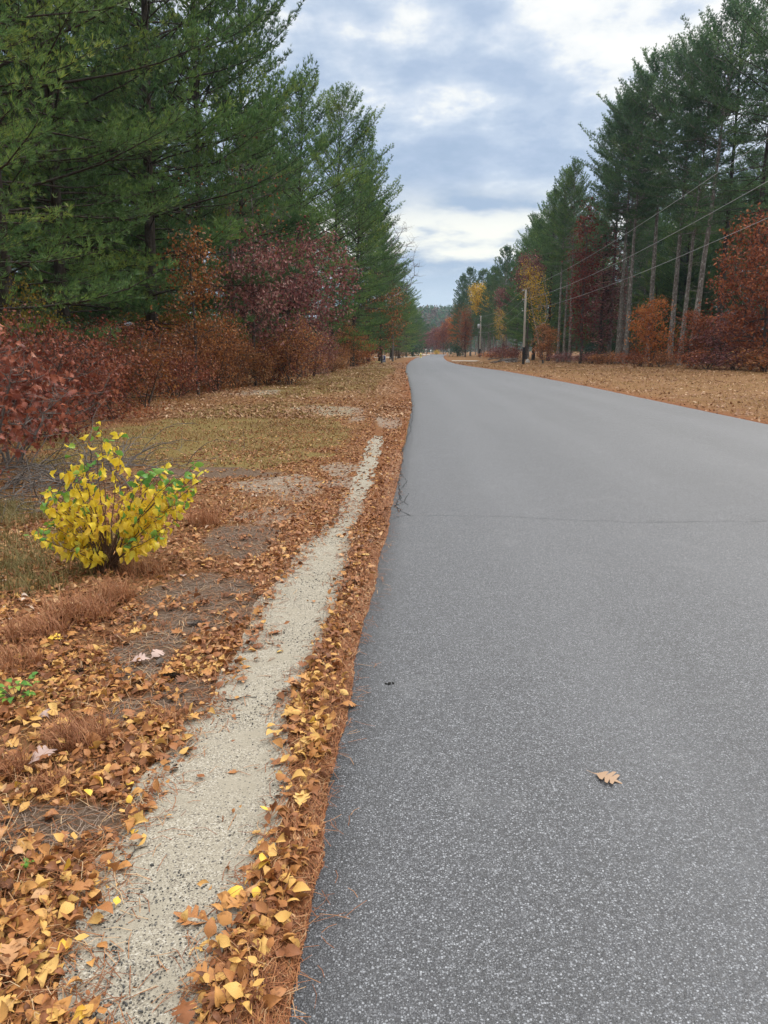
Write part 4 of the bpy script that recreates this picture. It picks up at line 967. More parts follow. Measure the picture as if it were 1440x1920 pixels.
# deeper filling undergrowth behind the shrubs
for i in range(26):
    Y = prng.uniform(16, 95); place_broad('oak_shrub', prng.choice(('shrubA', 'shrubB', 'shrubC')), float(roadL(np.array([Y]))[0]) - 10.5 - 7 * prng.random(), Y, 'brown oak shrub in the dim understory behind the left shrub edge', 'shrub', 'understory shrubs in the left woods', (prng.uniform(1, 1.4),) * 2 + (prng.uniform(1, 1.5),), None, prng.choice((None, 'maroon', 'brownsparse', 'yelgreen', 'darkgreen')))
place_broad('oak_shrub', 'shrubB', xat(300, 36), 36, 'yellow tinted oak shrub in the shade left of the slim oak', 'shrub', None, (1.2, 1.2, 1.5), None, 'yelgreen')
place_broad('oak_shrub', 'shrubA', xat(405, 31), 31, 'tall orange oak shrub between the slim oak and the paired pine trunks', 'shrub', None, (.8, .8, 1.3), None, 'slimrust')
place_broad('oak_shrub', 'shrubB', xat(52, 22), 21, 'yellow green bush in front of the thick dark pine trunk', 'shrub', None, (1.0, 1.0, 1.25), None, 'yelgreen')

# near coral oak shrub on the left edge (large lobed leaves)
bv('coral', 'bark_grey', 'coral', seed=31, H=1.9, rx=1.15, cz0=.35, cz1=1.75, ncl=120, leaves=11, size=.10, sig=.15, tmpl=oakleaf(.14, .1), stems=7, trunk_r=.014, fan=.8, gap=.45, twig=.003)
place_broad('oak_shrub', 'coral', -4.55, 8.7, 'coral red oak shrub with large lobed leaves at the left edge', 'shrub', None, 1.0, 1.0)
place_broad('oak_shrub', 'coral', -5.15, 10.6, 'coral red oak shrub standing behind the nearest one', 'shrub', None, (1.1, 1.1, .9), 3.2, 'redbrown')
place_broad('oak_shrub', 'coral', -3.95, 6.6, 'low dark red oak sprig beside the rough grass', 'shrub', None, (.5, .5, .42), 2.2, 'redbrown')
# tangle of bare twigs
def tangle(seed, n, rx, ry, h):
    rg = np.random.default_rng(seed); b = MB()
    for i in range(n):
        p = np.array([rg.normal(0, rx * .4), rg.normal(0, ry * .4), 0.]); a = rg.uniform(0, 6.28); e = rg.uniform(.2, 1.1); k = 7; L = rg.uniform(.5, 1.2) * rx; pts = [p]
        for q in range(k):
            e -= rg.uniform(.02, .28); a += rg.normal(0, .25)
            p = p + L / k * np.array([math.cos(a) * math.cos(e), math.sin(a) * math.cos(e), math.sin(e) * h * 1.3]); p[2] = max(p[2], .02); pts.append(p)
            if rg.random() < .6:
                d = rg.normal(size=3); d[2] = abs(d[2]) * .5; d /= np.linalg.norm(d); b.frusta([p], [p + d * rg.uniform(.1, .35)], .0035, .0018, 3)
        b.tube(pts, np.linspace(rg.uniform(.005, .010), .002, k + 1), 4)
    return b
for x, y, rx, h, n, lab in ((-3.75, 8.6, 1.1, .75, 70, 'tangle of bare grey twigs under the coral red oak shrub'), (-4.3, 7.3, .9, .6, 55, 'bare grey twig tangle beside the rough grass at the left edge'), (-4.2, 10.2, 1.2, .9, 60, 'bare twig tangle between the coral oak shrub and the grassy patch')):
    o = tangle(int(n), n, rx, rx, h).build('brushwood', M['bark_grey']); o.location = (x, y, G(x, y)); tag(o, lab, 'brushwood')

# maroon oak, slim orange brown tree, bare tree
bv('maroon', 'bark_oak', 'maroon', seed=41, H=8.6, rx=3.3, cz0=1.4, cz1=8.4, ncl=210, leaves=30, size=.19, sig=.33, tmpl=OAKSM, stems=1, trunk_r=.10, gap=.56, twig=.006, lean=1.3)
place_broad('oak_tree', 'maroon', xat(520, 39), 39, 'spreading maroon oak leaning out before the pines', 'tree', None, (.95, .95, .9), 0.)
bv('maroon2', 'bark_oak', 'maroon', seed=42, H=7, rx=2.2, cz0=1.0, cz1=7.0, ncl=120, leaves=28, size=.17, sig=.32, tmpl=OAKSM, stems=1, trunk_r=.08, gap=.5, twig=.006)
place_broad('oak_tree', 'maroon2', xat(480, 35), 35, 'smaller maroon oak to the left of the spreading one', 'tree', None, (.9, .9, 1.0), .2)
bv('slim', 'bark_oak', 'rust', seed=43, H=6.2, rx=1.25, cz0=1.4, cz1=6.6, ncl=95, leaves=24, size=.14, sig=.26, tmpl=OAKSM, stems=1, trunk_r=.06, gap=.52, twig=.005)
place_broad('oak_tree', 'slim', xat(368, 27), 27, 'slim orange brown oak between the shrubs and the pines', 'tree', None, (.85, .85, .86), .4, 'slimrust')
bv('bare', 'bark_grey', 'rust', seed=44, H=12, rx=3.2, cz0=5, cz1=13.5, ncl=150, leaves=3, size=.17, sig=.34, tmpl=OAKSM, stems=1, trunk_r=.11, gap=.4, twig=.009)
place_broad('oak_tree', 'bare', xat(440, 38), 38, 'grey branched oak with only a few rust leaves left', 'tree', None, (.9, .9, .85), .3)
bv('leafless', 'bark_grey', 'brownsparse', seed=45, H=18, rx=4.0, cz0=6, cz1=19, ncl=240, leaves=0, size=.1, sig=.6, tmpl=DIAMOND, stems=1, trunk_r=.14, gap=.3, twig=.013)
place_broad('bare_tree', 'leafless', xat(736, 112), 112, 'leafless tree with fine twigs against the sky beside the left pines', 'tree', None, (1.0, 1.0, 1.06))
bv('brown', 'bark_oak', 'brownsparse', seed=46, H=11, rx=3.2, cz0=2, cz1=11, ncl=130, leaves=20, size=.26, sig=.5, tmpl=DIAMOND, stems=1, trunk_r=.11, gap=.5, twig=.01)
place_broad('oak_tree', 'brown', xat(716, 98), 98, 'brown leaved tree among the pines above the yard sign', 'tree', None, 1.0, None, 'rust')
place_broad('oak_tree', 'brown', xat(742, 128), 128, 'thin brown tree in the pine row near the left bend', 'tree', None, (.6, .6, .75))

# right side
bv('bushtree', 'bark_oak', 'orange', seed=51, H=6.6, rx=2.3, cz0=.3, cz1=6.6, ncl=150, leaves=24, size=.22, sig=.32, tmpl=DIAMOND, stems=3, trunk_r=.05, fan=.5, gap=.54, twig=.007)
bv('redoak', 'bark_oak', 'brick', seed=52, H=12, rx=4.3, cz0=1.2, cz1=12.3, ncl=300, leaves=26, size=.26, sig=.42, tmpl=OAKSM, stems=1, trunk_r=.17, gap=.57, twig=.01)
bv('column', 'bark_oak', 'brick', seed=53, H=20, rx=1.25, cz0=1.0, cz1=20, ncl=220, leaves=22, size=.24, sig=.36, tmpl=DIAMOND, stems=1, trunk_r=.14, gap=.35, twig=.008)
bv('round', 'bark_oak', 'maroon', seed=54, H=16, rx=2.2, cz0=9, cz1=16.4, ncl=120, leaves=24, size=.30, sig=.45, tmpl=DIAMOND, stems=1, trunk_r=.13, gap=.45, twig=.01)
bv('birch', 'bark_birch', 'yellow', seed=55, H=12.4, rx=1.7, cz0=4, cz1=12.6, ncl=130, leaves=13, size=.20, sig=.38, tmpl=DIAMOND, stems=1, trunk_r=.09, gap=.5, twig=.008, lean=-2.4)
bv('fartree', 'bark_oak', 'orange', seed=56, H=13, rx=3.8, cz0=2, cz1=13, ncl=150, leaves=22, size=.46, sig=.62, tmpl=DIAMOND, stems=1, trunk_r=.14, gap=.45, twig=.02)
for name, key, u, Y, sc, mt, lab, rz in (
        ('maple_tree', 'bushtree', 1221, 76, 1.0, None, 'orange bushy tree glowing between the pale pine trunks', None),
        ('oak_tree', 'redoak', 1432, 61, 1.0, None, 'large brick red oak at the right edge under the wires', None),
        ('oak_tree', 'redoak', 1520, 56, .85, None, 'brick red oak cut off by the right edge of the photo', None),
        ('oak_tree', 'bushtree', 1300, 70, (.85, .85, .78), 'brick', 'coral tinted small oak in front of the leaning pale trunk', None),
        ('oak_tree', 'bushtree', 1372, 67, (1.15, 1.15, .75), 'maroon', 'dark red small oak left below the large brick red oak', None),
        ('oak_tree', 'bushtree', 1410, 64, (1.2, 1.2, .7), 'brick', 'low brick red oak in front of the large one', None),
        ('maple_tree', 'bushtree', 1020, 94, (.72, .72, .72), 'rust', 'cone shaped rust bush right of the first utility pole', None),
        ('vine_covered_tree', 'column', 1087, 94, (1.3, 1.3, .95), 'crimson', 'tall narrow tree wrapped in dark red vine leaves', None),
        ('vine_covered_tree', 'column', 1131, 98, (1.7, 1.7, .82), 'maroon', 'dim dark red tree right of the vine wrapped one', None),
        ('maple_tree', 'round', 989, 118, 1.0, None, 'maroon crowned tree above the first utility pole', None),
        ('birch_tree', 'birch', 1023, 99, 1.0, None, 'yellow birch with a leaning pale trunk beside the first utility pole', 0.),
        ('maple_tree', 'round', 899, 196, (1.25, 1.25, 1.13), 'yellow', 'bright yellow crown standing out before the far pines', None),
        ('maple_tree', 'round', 945, 165, (.95, .95, .92), 'maroon', 'small maroon crown beyond the second utility pole', None),
        ('birch_tree', 'birch', 944, 160, (.9, .9, .8), 'yellow', 'thin yellow birch beneath the small maroon crown', 1.),
        ('maple_tree', 'fartree', 858, 220, (.72, .72, 1.08), 'orange', 'orange tree at the right side of the road\'s end', None),
        ('maple_tree', 'fartree', 832, 318, (1., 1., 1.0), 'brick', 'brick red tree right in the gap at the road\'s end', None),
        ('maple_tree', 'fartree', 845, 322, (1., 1., 1.15), 'orange', 'orange tree in the gap, right of the brick red one', None),
        ('maple_tree', 'fartree', 818, 325, (1.1, 1.1, .85), 'maroon', 'maroon tree in the gap, left of the brick red one', None),
        ('maple_tree', 'fartree', 800, 335, (1.1, 1.1, .7), 'maroon', 'low purple brown tree left in the gap behind the mailboxes', None),
        ('maple_tree', 'fartree', 865, 330, (1., 1., .9), 'maroon', 'dark maroon tree behind the dark green bush', None),
        ('maple_tree', 'fartree', 780, 345, (1.2, 1.2, .8), 'rust', 'rust tree half hidden behind the last left pine', None),
        ('maple_tree', 'column', 872, 185, (1.2, 1.2, .6), 'brick', 'narrow red tree left of the second utility pole', None)):
    place_broad(name, key, xat(u, Y), Y, lab, 'tree', 'autumn trees along the right side', sc, rz, mt)
for u, Y, sx, sz_, mt, lab in ((945, 128, 1.5, 1.1, 'maroon', 'maroon bush left of the boulders'), (962, 122, 1.2, .9, 'redbrown', 'dark red bush right behind the boulders'), (1110, 94, 1.3, .6, 'maroon', 'low dark bush at the foot of the vine wrapped tree'), (1145, 88, 1.5, .6, 'rust', 'low rust bush left of the whitish pine trunk'),
                            (1200, 78, 1.5, .7, 'brick', 'low red bush right of the mottled trunk pair'), (1240, 74, 1.2, .6, 'rust', 'low rust bush at the foot of the straight mottled trunk'), (1330, 66, 1.6, .75, 'brick', 'low red bush right of the leaning pale trunk'), (1380, 63, 1.7, .8, 'maroon', 'low dark red bush under the small dark red oak'),
                            (1440, 58, 1.6, .8, 'rust', 'low rust bush at the right edge of the verge'), (1060, 100, 1.4, .6, 'maroon', 'low dim bush at the feet of the leftmost pale pines'), (1500, 56, 1.7, .9, 'brick', 'low red bush just outside the photo\'s right edge'), (920, 150, 1.5, .6, 'orange', 'low orange bush near the second utility pole')):
    place_broad('oak_shrub', 'shrubFar', xat(u, Y), Y, lab, 'shrub', 'low shrubs edging the right woods', (sx, sx, sz_), None, mt)
for i in range(30):
    Y = prng.uniform(75, 130); place_broad('oak_shrub', 'shrubFar', 33 - (Y - 84) * .09 + 2 + 9 * prng.random(), Y, 'dim brown bush between the trunks in the right woods', 'shrub', 'understory bushes in the right woods', (prng.uniform(1.2, 2.0),) * 2 + (prng.uniform(1.0, 2.2),), None, prng.choice(('brownsparse', 'darkgreen', 'maroon', 'darkgreen')))
place_broad('evergreen_shrub', 'shrubFar', xat(857, 205), 205, 'round dark green bush at the right of the road\'s end', 'shrub', None, (2.2, 2.2, 1.9), None, 'darkgreen')
place_broad('evergreen_shrub', 'shrubFar', xat(772, 190), 190, 'dark green bush at the left bend of the road', 'shrub', None, (2.4, 2.4, 1.6), None, 'darkgreen')
place_broad('maple_shrub', 'shrubFar', xat(819, 300), 300, 'little yellow bush at the very end of the road', 'shrub', None, (.9, .9, .8), None, 'yellow')
# red low ground cover
b = MB(); n = 5000
x = rng.uniform(-9.5, -5, n); y = rng.uniform(17, 29, n); k = rng.random(n) < blob(x, y, REDCOV, 24); x, y = x[k], y[k]
b.inst(*DIAMOND, np.stack([x, y, gz(x, y) + rng.uniform(.02, .2, len(x))], 1), flatframes(len(x), rng, .5, rng.uniform(.05, .08, len(x))))
tag(b.build('ground_cover', M['brick']), 'low red ground cover at the back of the grassy patch', 'ground cover', None, 'stuff')

# ------------------------------------------------------------------ yellow shrub in front
def yellow_shrub():
    rg = np.random.default_rng(77)
    cx, cy = gp(205, 1070); z0 = G(cx, cy)
    r = thing('yellow_shrub', 'waist high shrub with bright yellow and some green hanging leaves', 'shrub', (cx, cy, z0))
    st_ = MB(); lf = MB(); gf = MB(); lp = []; ld = []; lg = []; ls = []
    spec = [(rg.uniform(-1, 1.05), rg.uniform(-.45, .45)) for _ in range(38)]
    for tx, ty in spec:
        side = tx
        reach = (.66 if side > 0 else .50) * side + .05; hgt = 1.08 * float(np.interp(side, [-1, -.65, -.4, .15, .35, 1.05], [.55, .68, .98, .98, .80, .74])) * (rg.uniform(.78, 1.0) if rg.random() < .62 else rg.uniform(.45, .8)); k = 9
        pts = []
        for q in range(k):
            t = q / (k - 1)
            pts.append([.05 * rg.normal() * (q == 0) + reach * t ** 1.25 + rg.normal(0, .008), ty * t * .9 + rg.normal(0, .008), hgt * t - .10 * abs(reach) * t * t - (.03 if q == 0 else 0)])
        pts = np.array(pts); st_.tube(pts, np.linspace(.0055, .0018, k), 5)
        ln = np.linspace(0, 1, k)
        def put(p, t, out):
            a = rg.uniform(0, 6.28); lp.append(p); d = np.array([math.cos(a) * .75, math.sin(a) * .75 - .15, -1.15 - .6 * rg.random()]) if t < .95 else np.array([math.cos(a) * .8, math.sin(a) * .8, rg.uniform(-.5, .3)])
            ld.append(d); lg.append((t > .92 and rg.random() < .55) or rg.random() < (.05 + .07 * (tx > .3))); ls.append(rg.uniform(.044, .076) * (1.0 if t < .9 else .9))
        for t in np.arange(.60 - .30 * min(1, abs(side)), 1.0, .050):
            p = np.array([np.interp(t, ln, pts[:, c]) for c in range(3)])
            if rg.random() < .85: put(p, t, 0)
            if rg.random() < .55:   # side shoot
                a = rg.uniform(0, 6.28); L = rg.uniform(.06, .20) * (1.1 - t * .5); d = np.array([math.cos(a), math.sin(a) * .8, rg.uniform(.1, .6)]); d /= np.linalg.norm(d)
                st_.frusta([p], [p + d * L], .0022, .0012, 4)
                for m in range(1 + int(L / .05)): put(p + d * L * rg.uniform(.4, 1.05), t + (.0 if rg.random() < .85 else .2), 0)
        put(pts[-1], 1, 0); put(pts[-1], 1, 0)
    # low dead stems at the base
    for i in range(40):
        a = rg.uniform(0, 6.28); p = np.array([rg.normal(0, .07), rg.normal(0, .06), 0]); q = p + np.array([rg.normal(0, .07), rg.normal(0, .05), rg.uniform(.15, .42)]); st_.frusta([p], [q], .004, .002, 4)
    lp, ld, lg, ls = np.array(lp), np.array(ld), np.array(lg), np.array(ls)
    T = [ovate(.20, .16, 0, .22, .36, 9), ovate(.30, .24, .15, .22, .33, 9), ovate(.14, -.18, -.15, .22, .36, 9)]
    w = rg.integers(0, 3, len(lp)); F = frames(ld, rg, ls * 1.12)
    off = lp + F[:, :, 0] * .28
    for k in range(3):
        for tgt, g_ in ((lf, False), (gf, True)):
            s = (w == k) & (lg == g_); tgt.inst(*T[k], off[s], F[s])
    st_.build('stems', simplemat('shrub_stem', (.10, .055, .035), .7, .3, 30), r, smooth=True)
    lf.build('yellow_foliage', M['shrubyellow'], r)['label'] = 'bright yellow hanging leaves'
    gf.build('green_foliage', M['shrubgreen'], r)['label'] = 'fresh green leaves at the shoot tips'
yellow_shrub()
# small green plant at the left edge
X, Yv = gp(32, 1312); r = thing('green_plant', 'small leafy green plant at the left edge among brown leaves', 'plant', (X, Yv, G(X, Yv)))
sb = MB(); lb = MB(); n = 26; a = rng.uniform(0, 6.28, n); h = rng.uniform(.03, .085, n); rr = rng.uniform(.02, .09, n)
tip = np.stack([rr * np.cos(a), rr * np.sin(a), h], 1); sb.frusta(tip * [.15, .15, 0], tip, .0018, .001, 4)
lb.inst(*ovate(.14, .12, 0, .12, .36, 7), tip, frames(np.stack([np.cos(a), np.sin(a), rng.uniform(-.3, .3, n)], 1), rng, rng.uniform(.03, .05, n), np.tile([[0, 0, 1.]], (n, 1)) + rng.normal(0, .2, (n, 3))))
sb.build('stems', M['bark_oak'], r); lb.build('foliage', M['shrubgreen'], r)
X, Yv = gp(57, 1634); r = thing('green_sprout', 'tiny green sprout among golden leaves near the bottom left', 'plant', (X, Yv, G(X, Yv)))
lb = MB(); n = 9; a = rng.uniform(0, 6.28, n); lb.inst(*ovate(.1, .1, 0, 0, .2, 5), np.stack([.006 * np.cos(a), .006 * np.sin(a), rng.uniform(.02, .035, n)], 1), frames(np.stack([np.cos(a), np.sin(a), rng.uniform(.2, .9, n)], 1), rng, rng.uniform(.02, .032, n)))
lb.build('foliage', M['shrubgreen'], r)

# ------------------------------------------------------------------ poles, wires, sign, small far things
def utility_pole(u, v, Y, H, rad, label, arms, transformer=False, dark=True):
    x = xat(u, Y); z = 0.
    r = thing('utility_pole', label, 'utility pole', (x, Y, z), 'utility poles along the right side')
    b = MB(); b.tube([[0, 0, -.3], [0, 0, H * .5], [0, 0, H]], [rad, rad * .88, rad * .75], 12, True); b.build('pole', M['poleg'], r, smooth=True)
    if dark:
        b = MB(); b.tube([[0, 0, -.2], [0, 0, 1.9]], [rad * 1.05, rad * 1.03], 12); b.build('ground_sleeve', M['poledark'], r, smooth=True)
    for h in arms:
        b = MB(); b.tube([[-rad, 0, h], [-rad - .16, 0, h]], [.02, .02], 6); b.tube([[-rad - .16, 0, h - .05], [-rad - .16, 0, h], [-rad - .16, 0, h + .10], [-rad - .16, 0, h + .12]], [.03, .05, .04, .01], 8)
        b.build('insulator', M['metal'], r, smooth=True)
    if transformer:
        b = MB(); c = np.array([-rad - .28, -.05, 0]); b.tube([c + [0, 0, H * .70], c + [0, 0, H * .70 + .02], c + [0, 0, H * .70 + .9], c + [0, 0, H * .70 + .95]], [.05, .24, .24, .05], 14); b.box(c + [.2, .02, H * .70 + .45], (.18, .08, .3)); b.build('transformer', M['metal'], r, smooth=True)
    return x
H1 = zat(543, 89)
x1 = utility_pole(982, 682, 89, H1, .15, 'nearest grey utility pole with a black wrapped foot on the right verge', (H1 - .1, zat(562, 89), zat(583, 89)))
x0 = utility_pole(1475, 0, 25, 9.2, .15, 'utility pole beyond the right edge that carries the near wire ends', (8.35, 6.95, 5.75))
H2 = zat(592, 180)
x2 = utility_pole(900, 667, 180, H2, .17, 'second utility pole with a transformer near its top', (H2 - .1, zat(609, 180), zat(623, 180)), True)
H3 = zat(617, 215)
x3 = utility_pole(868, 667, 215, H3, .17, 'third utility pole with a white transformer, furthest along the road', (H3 - .1,), True, False)
def wire(a, b_, sag, label):
    a = np.array(a); b_ = np.array(b_); t = np.linspace(0, 1, 40)[:, None]; p = a + (b_ - a) * t; p[:, 2] -= 4 * sag * (t * (1 - t))[:, 0]
    m = MB(); m.tube(p, .010, 5); tag(m.build('overhead_wire', M['wire'], smooth=True), label, 'wire', 'overhead wires')
for nm, ha, hb, hc, s in (('topmost', 8.45, H1, H2, .55), ('middle', 7.05, zat(562, 89), zat(609, 180), .6), ('lowest', 5.85, zat(583, 89), zat(623, 180), .5)):
    wire((x0 - .3, 25, ha), (x1 - .3, 89, hb), s, f'{nm} of the three wires rising from the nearest pole to the right edge')
    wire((x1 - .3, 89, hb), (x2 - .3, 180, hc), s * 1.8, f'{nm} of the three wires from the nearest pole on to the second one')

# yard sign
Y = 100; X = xat(718.5, Y); z = G(X, Y); r = thing('yard_sign', 'blue yard sign with white border stuck in the left verge', 'sign', (X, Y, z), None, 0)
b = MB(); b.box((0, 0, .50), (.66, .02, .86)); b.build('board', M['white'], r)
b = MB(); b.box((0, -.013, .62), (.52, .008, .50)); b.build('panel', M['signblue'], r)
b = MB(); b.box((0, -.013, .23), (.52, .008, .24)); b.build('text_panel', M['signlines'], r)
b = MB(); th = np.linspace(0, 2 * math.pi, 13)[:-1]
b.add(np.stack([.085 * np.cos(th), 0 * th - .021, .74 + .085 * np.sin(th)], 1), [list(range(12))]); b.box((0, -.020, .56), (.15, .006, .22)); b.build('emblem', M['white'], r)
b = MB()
for k in range(3): b.box((0, -.019, .31 - k * .075), (.40 - .06 * k, .004, .028))
b.build('lettering', M['white'], r)
for sx in (-.2, .2):
    b = MB(); b.tube([[sx, .015, -.2], [sx, .015, .5]], .008, 5); b.build('stake', M['metal'], r)
# white stake marker further on
def marker(u, v, Y, h, w, mat, label, name='marker_post'):
    X = xat(u, Y); b = MB(); b.tube([[0, 0, -.1], [0, 0, h * .86], [0, 0, h * .93], [0, 0, h]], [w, w, w * .9, w * .3], 8, True); o = b.build(name, M[mat], smooth=True); o.location = (X, Y, G(X, Y)); tag(o, label, 'post')
marker(732.5, 672, 120, .55, .03, 'white', 'thin white stake on the left verge beyond the yard sign')
def hydrant(u, Y):
    X = xat(u, Y); r = thing('hydrant', 'small pale yellow hydrant on the left kerb near the bend', 'hydrant', (X, Y, G(X, Y)))
    b = MB(); b.tube([[0, 0, 0], [0, 0, .08], [0, 0, .09], [0, 0, .75], [0, 0, .76]], [.24, .24, .17, .17, .22], 12); b.build('barrel', M['hydrant'], r, smooth=True)
    b = MB(); b.tube([[0, 0, .76], [0, 0, .9], [0, 0, 1.0], [0, 0, 1.05]], [.21, .18, .09, .04], 12, True); b.build('bonnet', M['hydrant'], r, smooth=True)
    for s in (-1, 1):
        b = MB(); b.tube([[.1 * s, 0, .55], [.30 * s, 0, .55], [.31 * s, 0, .55]], [.09, .09, .02], 8); b.build('nozzle', M['hydrant'], r, smooth=True)
hydrant(789, 168)
def mailbox(u, Y, label, sc=1.):
    X = xat(u, Y); r = thing('mailbox', label, 'mailbox', (X, Y, G(X, Y)), 'mailboxes at the road\'s end', 0, 0, 0, sc)
    b = MB(); b.box((0, 0, .5), (.12, .12, 1.1)); b.build('post', M['white'], r)
    b = MB(); a = np.linspace(0, math.pi, 9); ring = np.stack([.22 * np.cos(a), 0 * a, 1.25 + .18 * np.sin(a)], 1); ring = np.concatenate([[[.22, 0, 1.02]], ring, [[-.22, 0, 1.02]]]); n = len(ring)
    V = np.concatenate([ring + [0, -.35, 0], ring + [0, .35, 0]]); b.add(V, [[i, (i + 1) % n, n + (i + 1) % n, n + i] for i in range(n)]); b.f.setdefault(n, []).append(np.array([list(range(n))])); b.f[n].append(np.array([[2 * n - 1 - i for i in range(n)]])); b.build('box', M['white'], r)
    b = MB(); b.box((.235, -.1, 1.35), (.02, .05, .3)); b.build('flag', M['signblue'], r)
mailbox(799, 255, 'white mailbox left of the road\'s end', 1.5)
mailbox(808, 285, 'white mailbox nearest to the little yellow bush', 1.3)
mailbox(842.5, 212, 'white mailbox in front of the dark green bush', 1.4)
# boulders and fallen branches
def boulder(u, Y, s, mat, label, seed):
    X = xat(u, Y); rg = np.random.default_rng(seed); b = MB(); n = 10; m = 6; V = []
    for j in range(m):
        ph = -.25 + (math.pi / 2 + .25) * j / (m - 1)
        for i in range(n):
            th = i / n * 6.283; rr = 1 + rg.normal(0, .10); V.append([math.cos(th) * math.cos(ph) * rr * s[0], math.sin(th) * math.cos(ph) * rr * s[1], math.sin(ph) * rr * s[2]])
    F = [[j * n + i, j * n + (i + 1) % n, (j + 1) * n + (i + 1) % n, (j + 1) * n + i] for j in range(m - 1) for i in range(n)]
    b.add(V, F); o = b.build('boulder', M[mat], smooth=True); o.location = (X, Y, G(X, Y)); tag(o, label, 'boulder', 'boulders by the nearest utility pole')
boulder(967, 104, (.28, .25, .42), 'whitestone', 'square white boulder left of the nearest utility pole', 1)
boulder(990, 101, (.28, .25, .45), 'stone', 'grey boulder right behind the nearest utility pole', 2)
boulder(955, 103, (.6, .4, .28), 'stone', 'flat grey boulder left of the white one', 3)
b = MB(); rg = np.random.default_rng(9)
for i in range(14):
    p = np.array([rg.uniform(-1.6, 1.6), rg.uniform(-.6, .6), rg.uniform(.05, .5)]); a = rg.normal(0, .35); L = rg.uniform(1, 2.6); d = np.array([math.cos(a), math.sin(a), rg.normal(0, .1)])
    b.tube([p - d * L / 2, p + [0, 0, .05], p + d * L / 2], [.07, .06, .02], 6)
o = b.build('brushwood', M['bark_grey'], smooth=True); X = xat(950, 100); o.location = (X, 100, G(X, 100)); tag(o, 'heap of grey fallen branches in front of the flat boulder', 'brushwood')

# ------------------------------------------------------------------ far wooded hill
def hill():
    xs = np.linspace(-700, 900, 90); ys = np.linspace(620, 1500, 50); X, Yg = np.meshgrid(xs, ys)
    def hz(x, y): return 41 * np.exp(-((x - 95) / 200) ** 2) * sstep(620, 950, y) + 18 * (fbm(x / 130., y / 130., 91) - .5) * sstep(620, 800, y)  - 1
    mb = MB(); mb.add(np.stack([X.ravel(), Yg.ravel(), hz(X.ravel(), Yg.ravel())], 1), grid_faces(*X.shape))
    tag(mb.build('hill', simplemat('hill_floor', (.06, .05, .035), .95, .3, .05), smooth=True), kind='structure')
    rg = np.random.default_rng(5); n = 5200; x = rg.uniform(-80, 260, n); y = rg.uniform(640, 1080, n); z = hz(x, y)
    for nm, mt, sel in (('far_pine_forest', 'needle_far', rg.random(n) < .62), ('far_autumn_forest', 'brownsparse', None)):
        if sel is None: sel = ~first
        else: first = sel
        b = MB(); p = np.stack([x[sel], y[sel], z[sel]], 1); k = len(p)
        h = rg.uniform(8, 15, k); m = 26
        t = rg.random((k, m)); rad = (1 - t ** 1.3) * (.24 if mt == 'needle_far' else .34) * np.sqrt(rg.random((k, m))); a = rg.uniform(0, 6.28, (k, m))
        q = p[:, None] + np.stack([np.cos(a) * rad * h[:, None], np.sin(a) * rad * h[:, None], (.15 + .85 * t) * h[:, None]], -1)
        q = q.reshape(-1, 3); b.inst(*DIAMOND, q, frames(rg.normal(size=q.shape), rg, rg.uniform(1.6, 3.0, len(q))))
        tag(b.build(nm, M[mt]), {'far_pine_forest': 'dark green conifers covering the far hill', 'far_autumn_forest': 'brown leafless woods covering the far hill'}[nm], 'forest', None, 'stuff')
hill()

# ------------------------------------------------------------------ the air
b = MB(); b.box((0, 700, 49), (3400, 2600, 104)); m, nt, out = newmat('haze_air'); g = NT(nt)
pvn = g.n('ShaderNodeVolumePrincipled'); pvn.inputs['Color'].default_value = (.60, .77, 1, 1); pvn.inputs['Density'].default_value = .00016; pvn.inputs['Anisotropy'].default_value = .2; g.l(pvn.outputs[0], out.inputs['Volume'])
tag(b.build('haze', m), 'thin bluish autumn haze over the road and woods', 'haze', None, 'stuff')

# ------------------------------------------------------------------ sky, sun, camera
SUN_EL, SUN_ROT = R(48), R(38)
w = bpy.data.worlds.new('World'); scene.world = w; w.use_nodes = True; nt = w.node_tree; nt.nodes.clear(); g = NT(nt)
out = g.n('ShaderNodeOutputWorld'); bg = g.n('ShaderNodeBackground'); bg.inputs[1].default_value = .1; g.l(bg.outputs[0], out.inputs[0])
sky = g.n('ShaderNodeTexSky', sky_type='NISHITA'); sky.sun_disc = False; sky.sun_elevation = SUN_EL; sky.sun_rotation = SUN_ROT
d = g.n('ShaderNodeTexCoord').outputs['Generated']
sx = g.n('ShaderNodeSeparateXYZ'); g.l(d, sx.inputs[0]); el = g.math('MAXIMUM', sx.outputs[2], 0.)
k = g.math('ADD', el, .22)
pc = g.n('ShaderNodeCombineXYZ'); g.l(g.math('DIVIDE', sx.outputs[0], k), pc.inputs[0]); g.l(g.math('DIVIDE', sx.outputs[1], k), pc.inputs[1])
vec = pc.outputs[0]
wv = g.n('ShaderNodeVectorMath', operation='ADD'); g.l(vec, wv.inputs[0]); wv.inputs[1].default_value = (3.1, 7.7, 0)
n1 = g.noise(wv.outputs[0], 1.5, 5, .5); n2 = g.noise(wv.outputs[0], 4.2, 6, .5); n3 = g.noise(wv.outputs[0], 9, 6, .62)
mxs = g.math('ADD', g.math('ADD', g.math('MULTIPLY', n1, .36), g.math('MULTIPLY', n2, .40)), g.math('MULTIPLY', n3, .24))
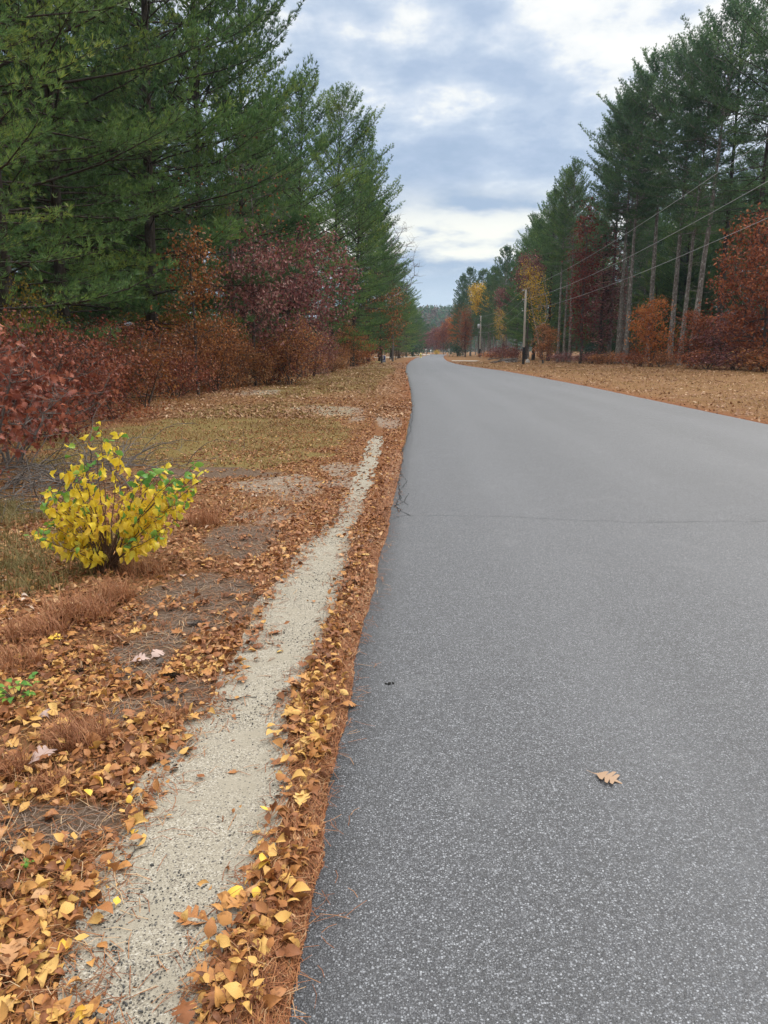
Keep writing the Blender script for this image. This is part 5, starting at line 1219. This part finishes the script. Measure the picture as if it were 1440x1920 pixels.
# cloud deck: blue grey body, bright where thin; brighter overhead as an overcast sky is; a clear bright slot low ahead
f = g.math('ADD', mxs, g.math('MULTIPLY', g.math('SUBTRACT', g.framp(el, .20, .42), .5), .12))
f = g.math('ADD', f, g.math('MULTIPLY', g.framp(sx.outputs[0], .08, .38), .075))
cloud = g.ramp(f, [(.40, (2.75, 3.55, 4.75)), (.47, (3.25, 4.0, 5.2)), (.52, (4.0, 4.7, 5.7)), (.56, (5.1, 5.6, 6.3)), (.595, (6.7, 6.85, 6.8)), (.65, (7.7, 7.6, 7.3))])
slot = g.math('MULTIPLY', g.framp(el, .085, .115), g.framp(el, .21, .135)); slot = g.math('MULTIPLY', slot, g.framp(g.math('ADD', n2, g.math('MULTIPLY', g.math('SUBTRACT', n1, .5), .8)), .34, .62))
cloud = g.mix(slot, cloud, (7.5, 7.4, 6.6))
low = g.framp(el, .115, .05); cloud = g.mix(g.math('MULTIPLY', low, .8), cloud, (4.3, 5.25, 6.1))
cloud = g.mix(g.math('MULTIPLY', g.framp(el, .36, .62), .85), cloud, (5.9, 5.75, 5.5))
zen = g.math('ADD', 1., g.math('MULTIPLY', g.framp(el, .38, .80), 2.0)); vm = g.n('ShaderNodeVectorMath', operation='SCALE'); g.l(cloud, vm.inputs[0]); g.l(zen, vm.inputs['Scale'])
colr = g.mix(.93, sky.outputs[0], vm.outputs[0]); g.l(colr, bg.inputs[0])
sl = bpy.data.lights.new('sun', 'SUN'); sl.energy = 1.5; sl.angle = R(25); sl.color = (1, .96, .9)
so = bpy.data.objects.new('sun', sl); COL.objects.link(so)
sd = Vector((math.sin(SUN_ROT) * math.cos(SUN_EL), math.cos(SUN_ROT) * math.cos(SUN_EL), math.sin(SUN_EL)))
so.rotation_euler = sd.to_track_quat('Z', 'Y').to_euler(); so.location = (0, 0, 60)

cam = bpy.data.cameras.new('camera'); co = bpy.data.objects.new('camera', cam); COL.objects.link(co)
co.location = (0, 0, CAMH); co.rotation_euler = (math.pi / 2 - PITCH, 0, 0)
cam.sensor_fit = 'VERTICAL'; cam.sensor_height = 36; cam.lens = 36 * FPX / 1920; cam.clip_end = 6000; cam.clip_start = .05
scene.camera = co
vs = scene.view_settings; vs.view_transform = 'Standard'; vs.look = 'None'; vs.exposure = .52; vs.gamma = 1; vs.use_curve_mapping = False
cy = scene.cycles; cy.max_bounces = 6; cy.diffuse_bounces = 4; cy.glossy_bounces = 2; cy.transmission_bounces = 4; cy.use_adaptive_sampling = True; cy.adaptive_threshold = .015
cy.use_denoising = True
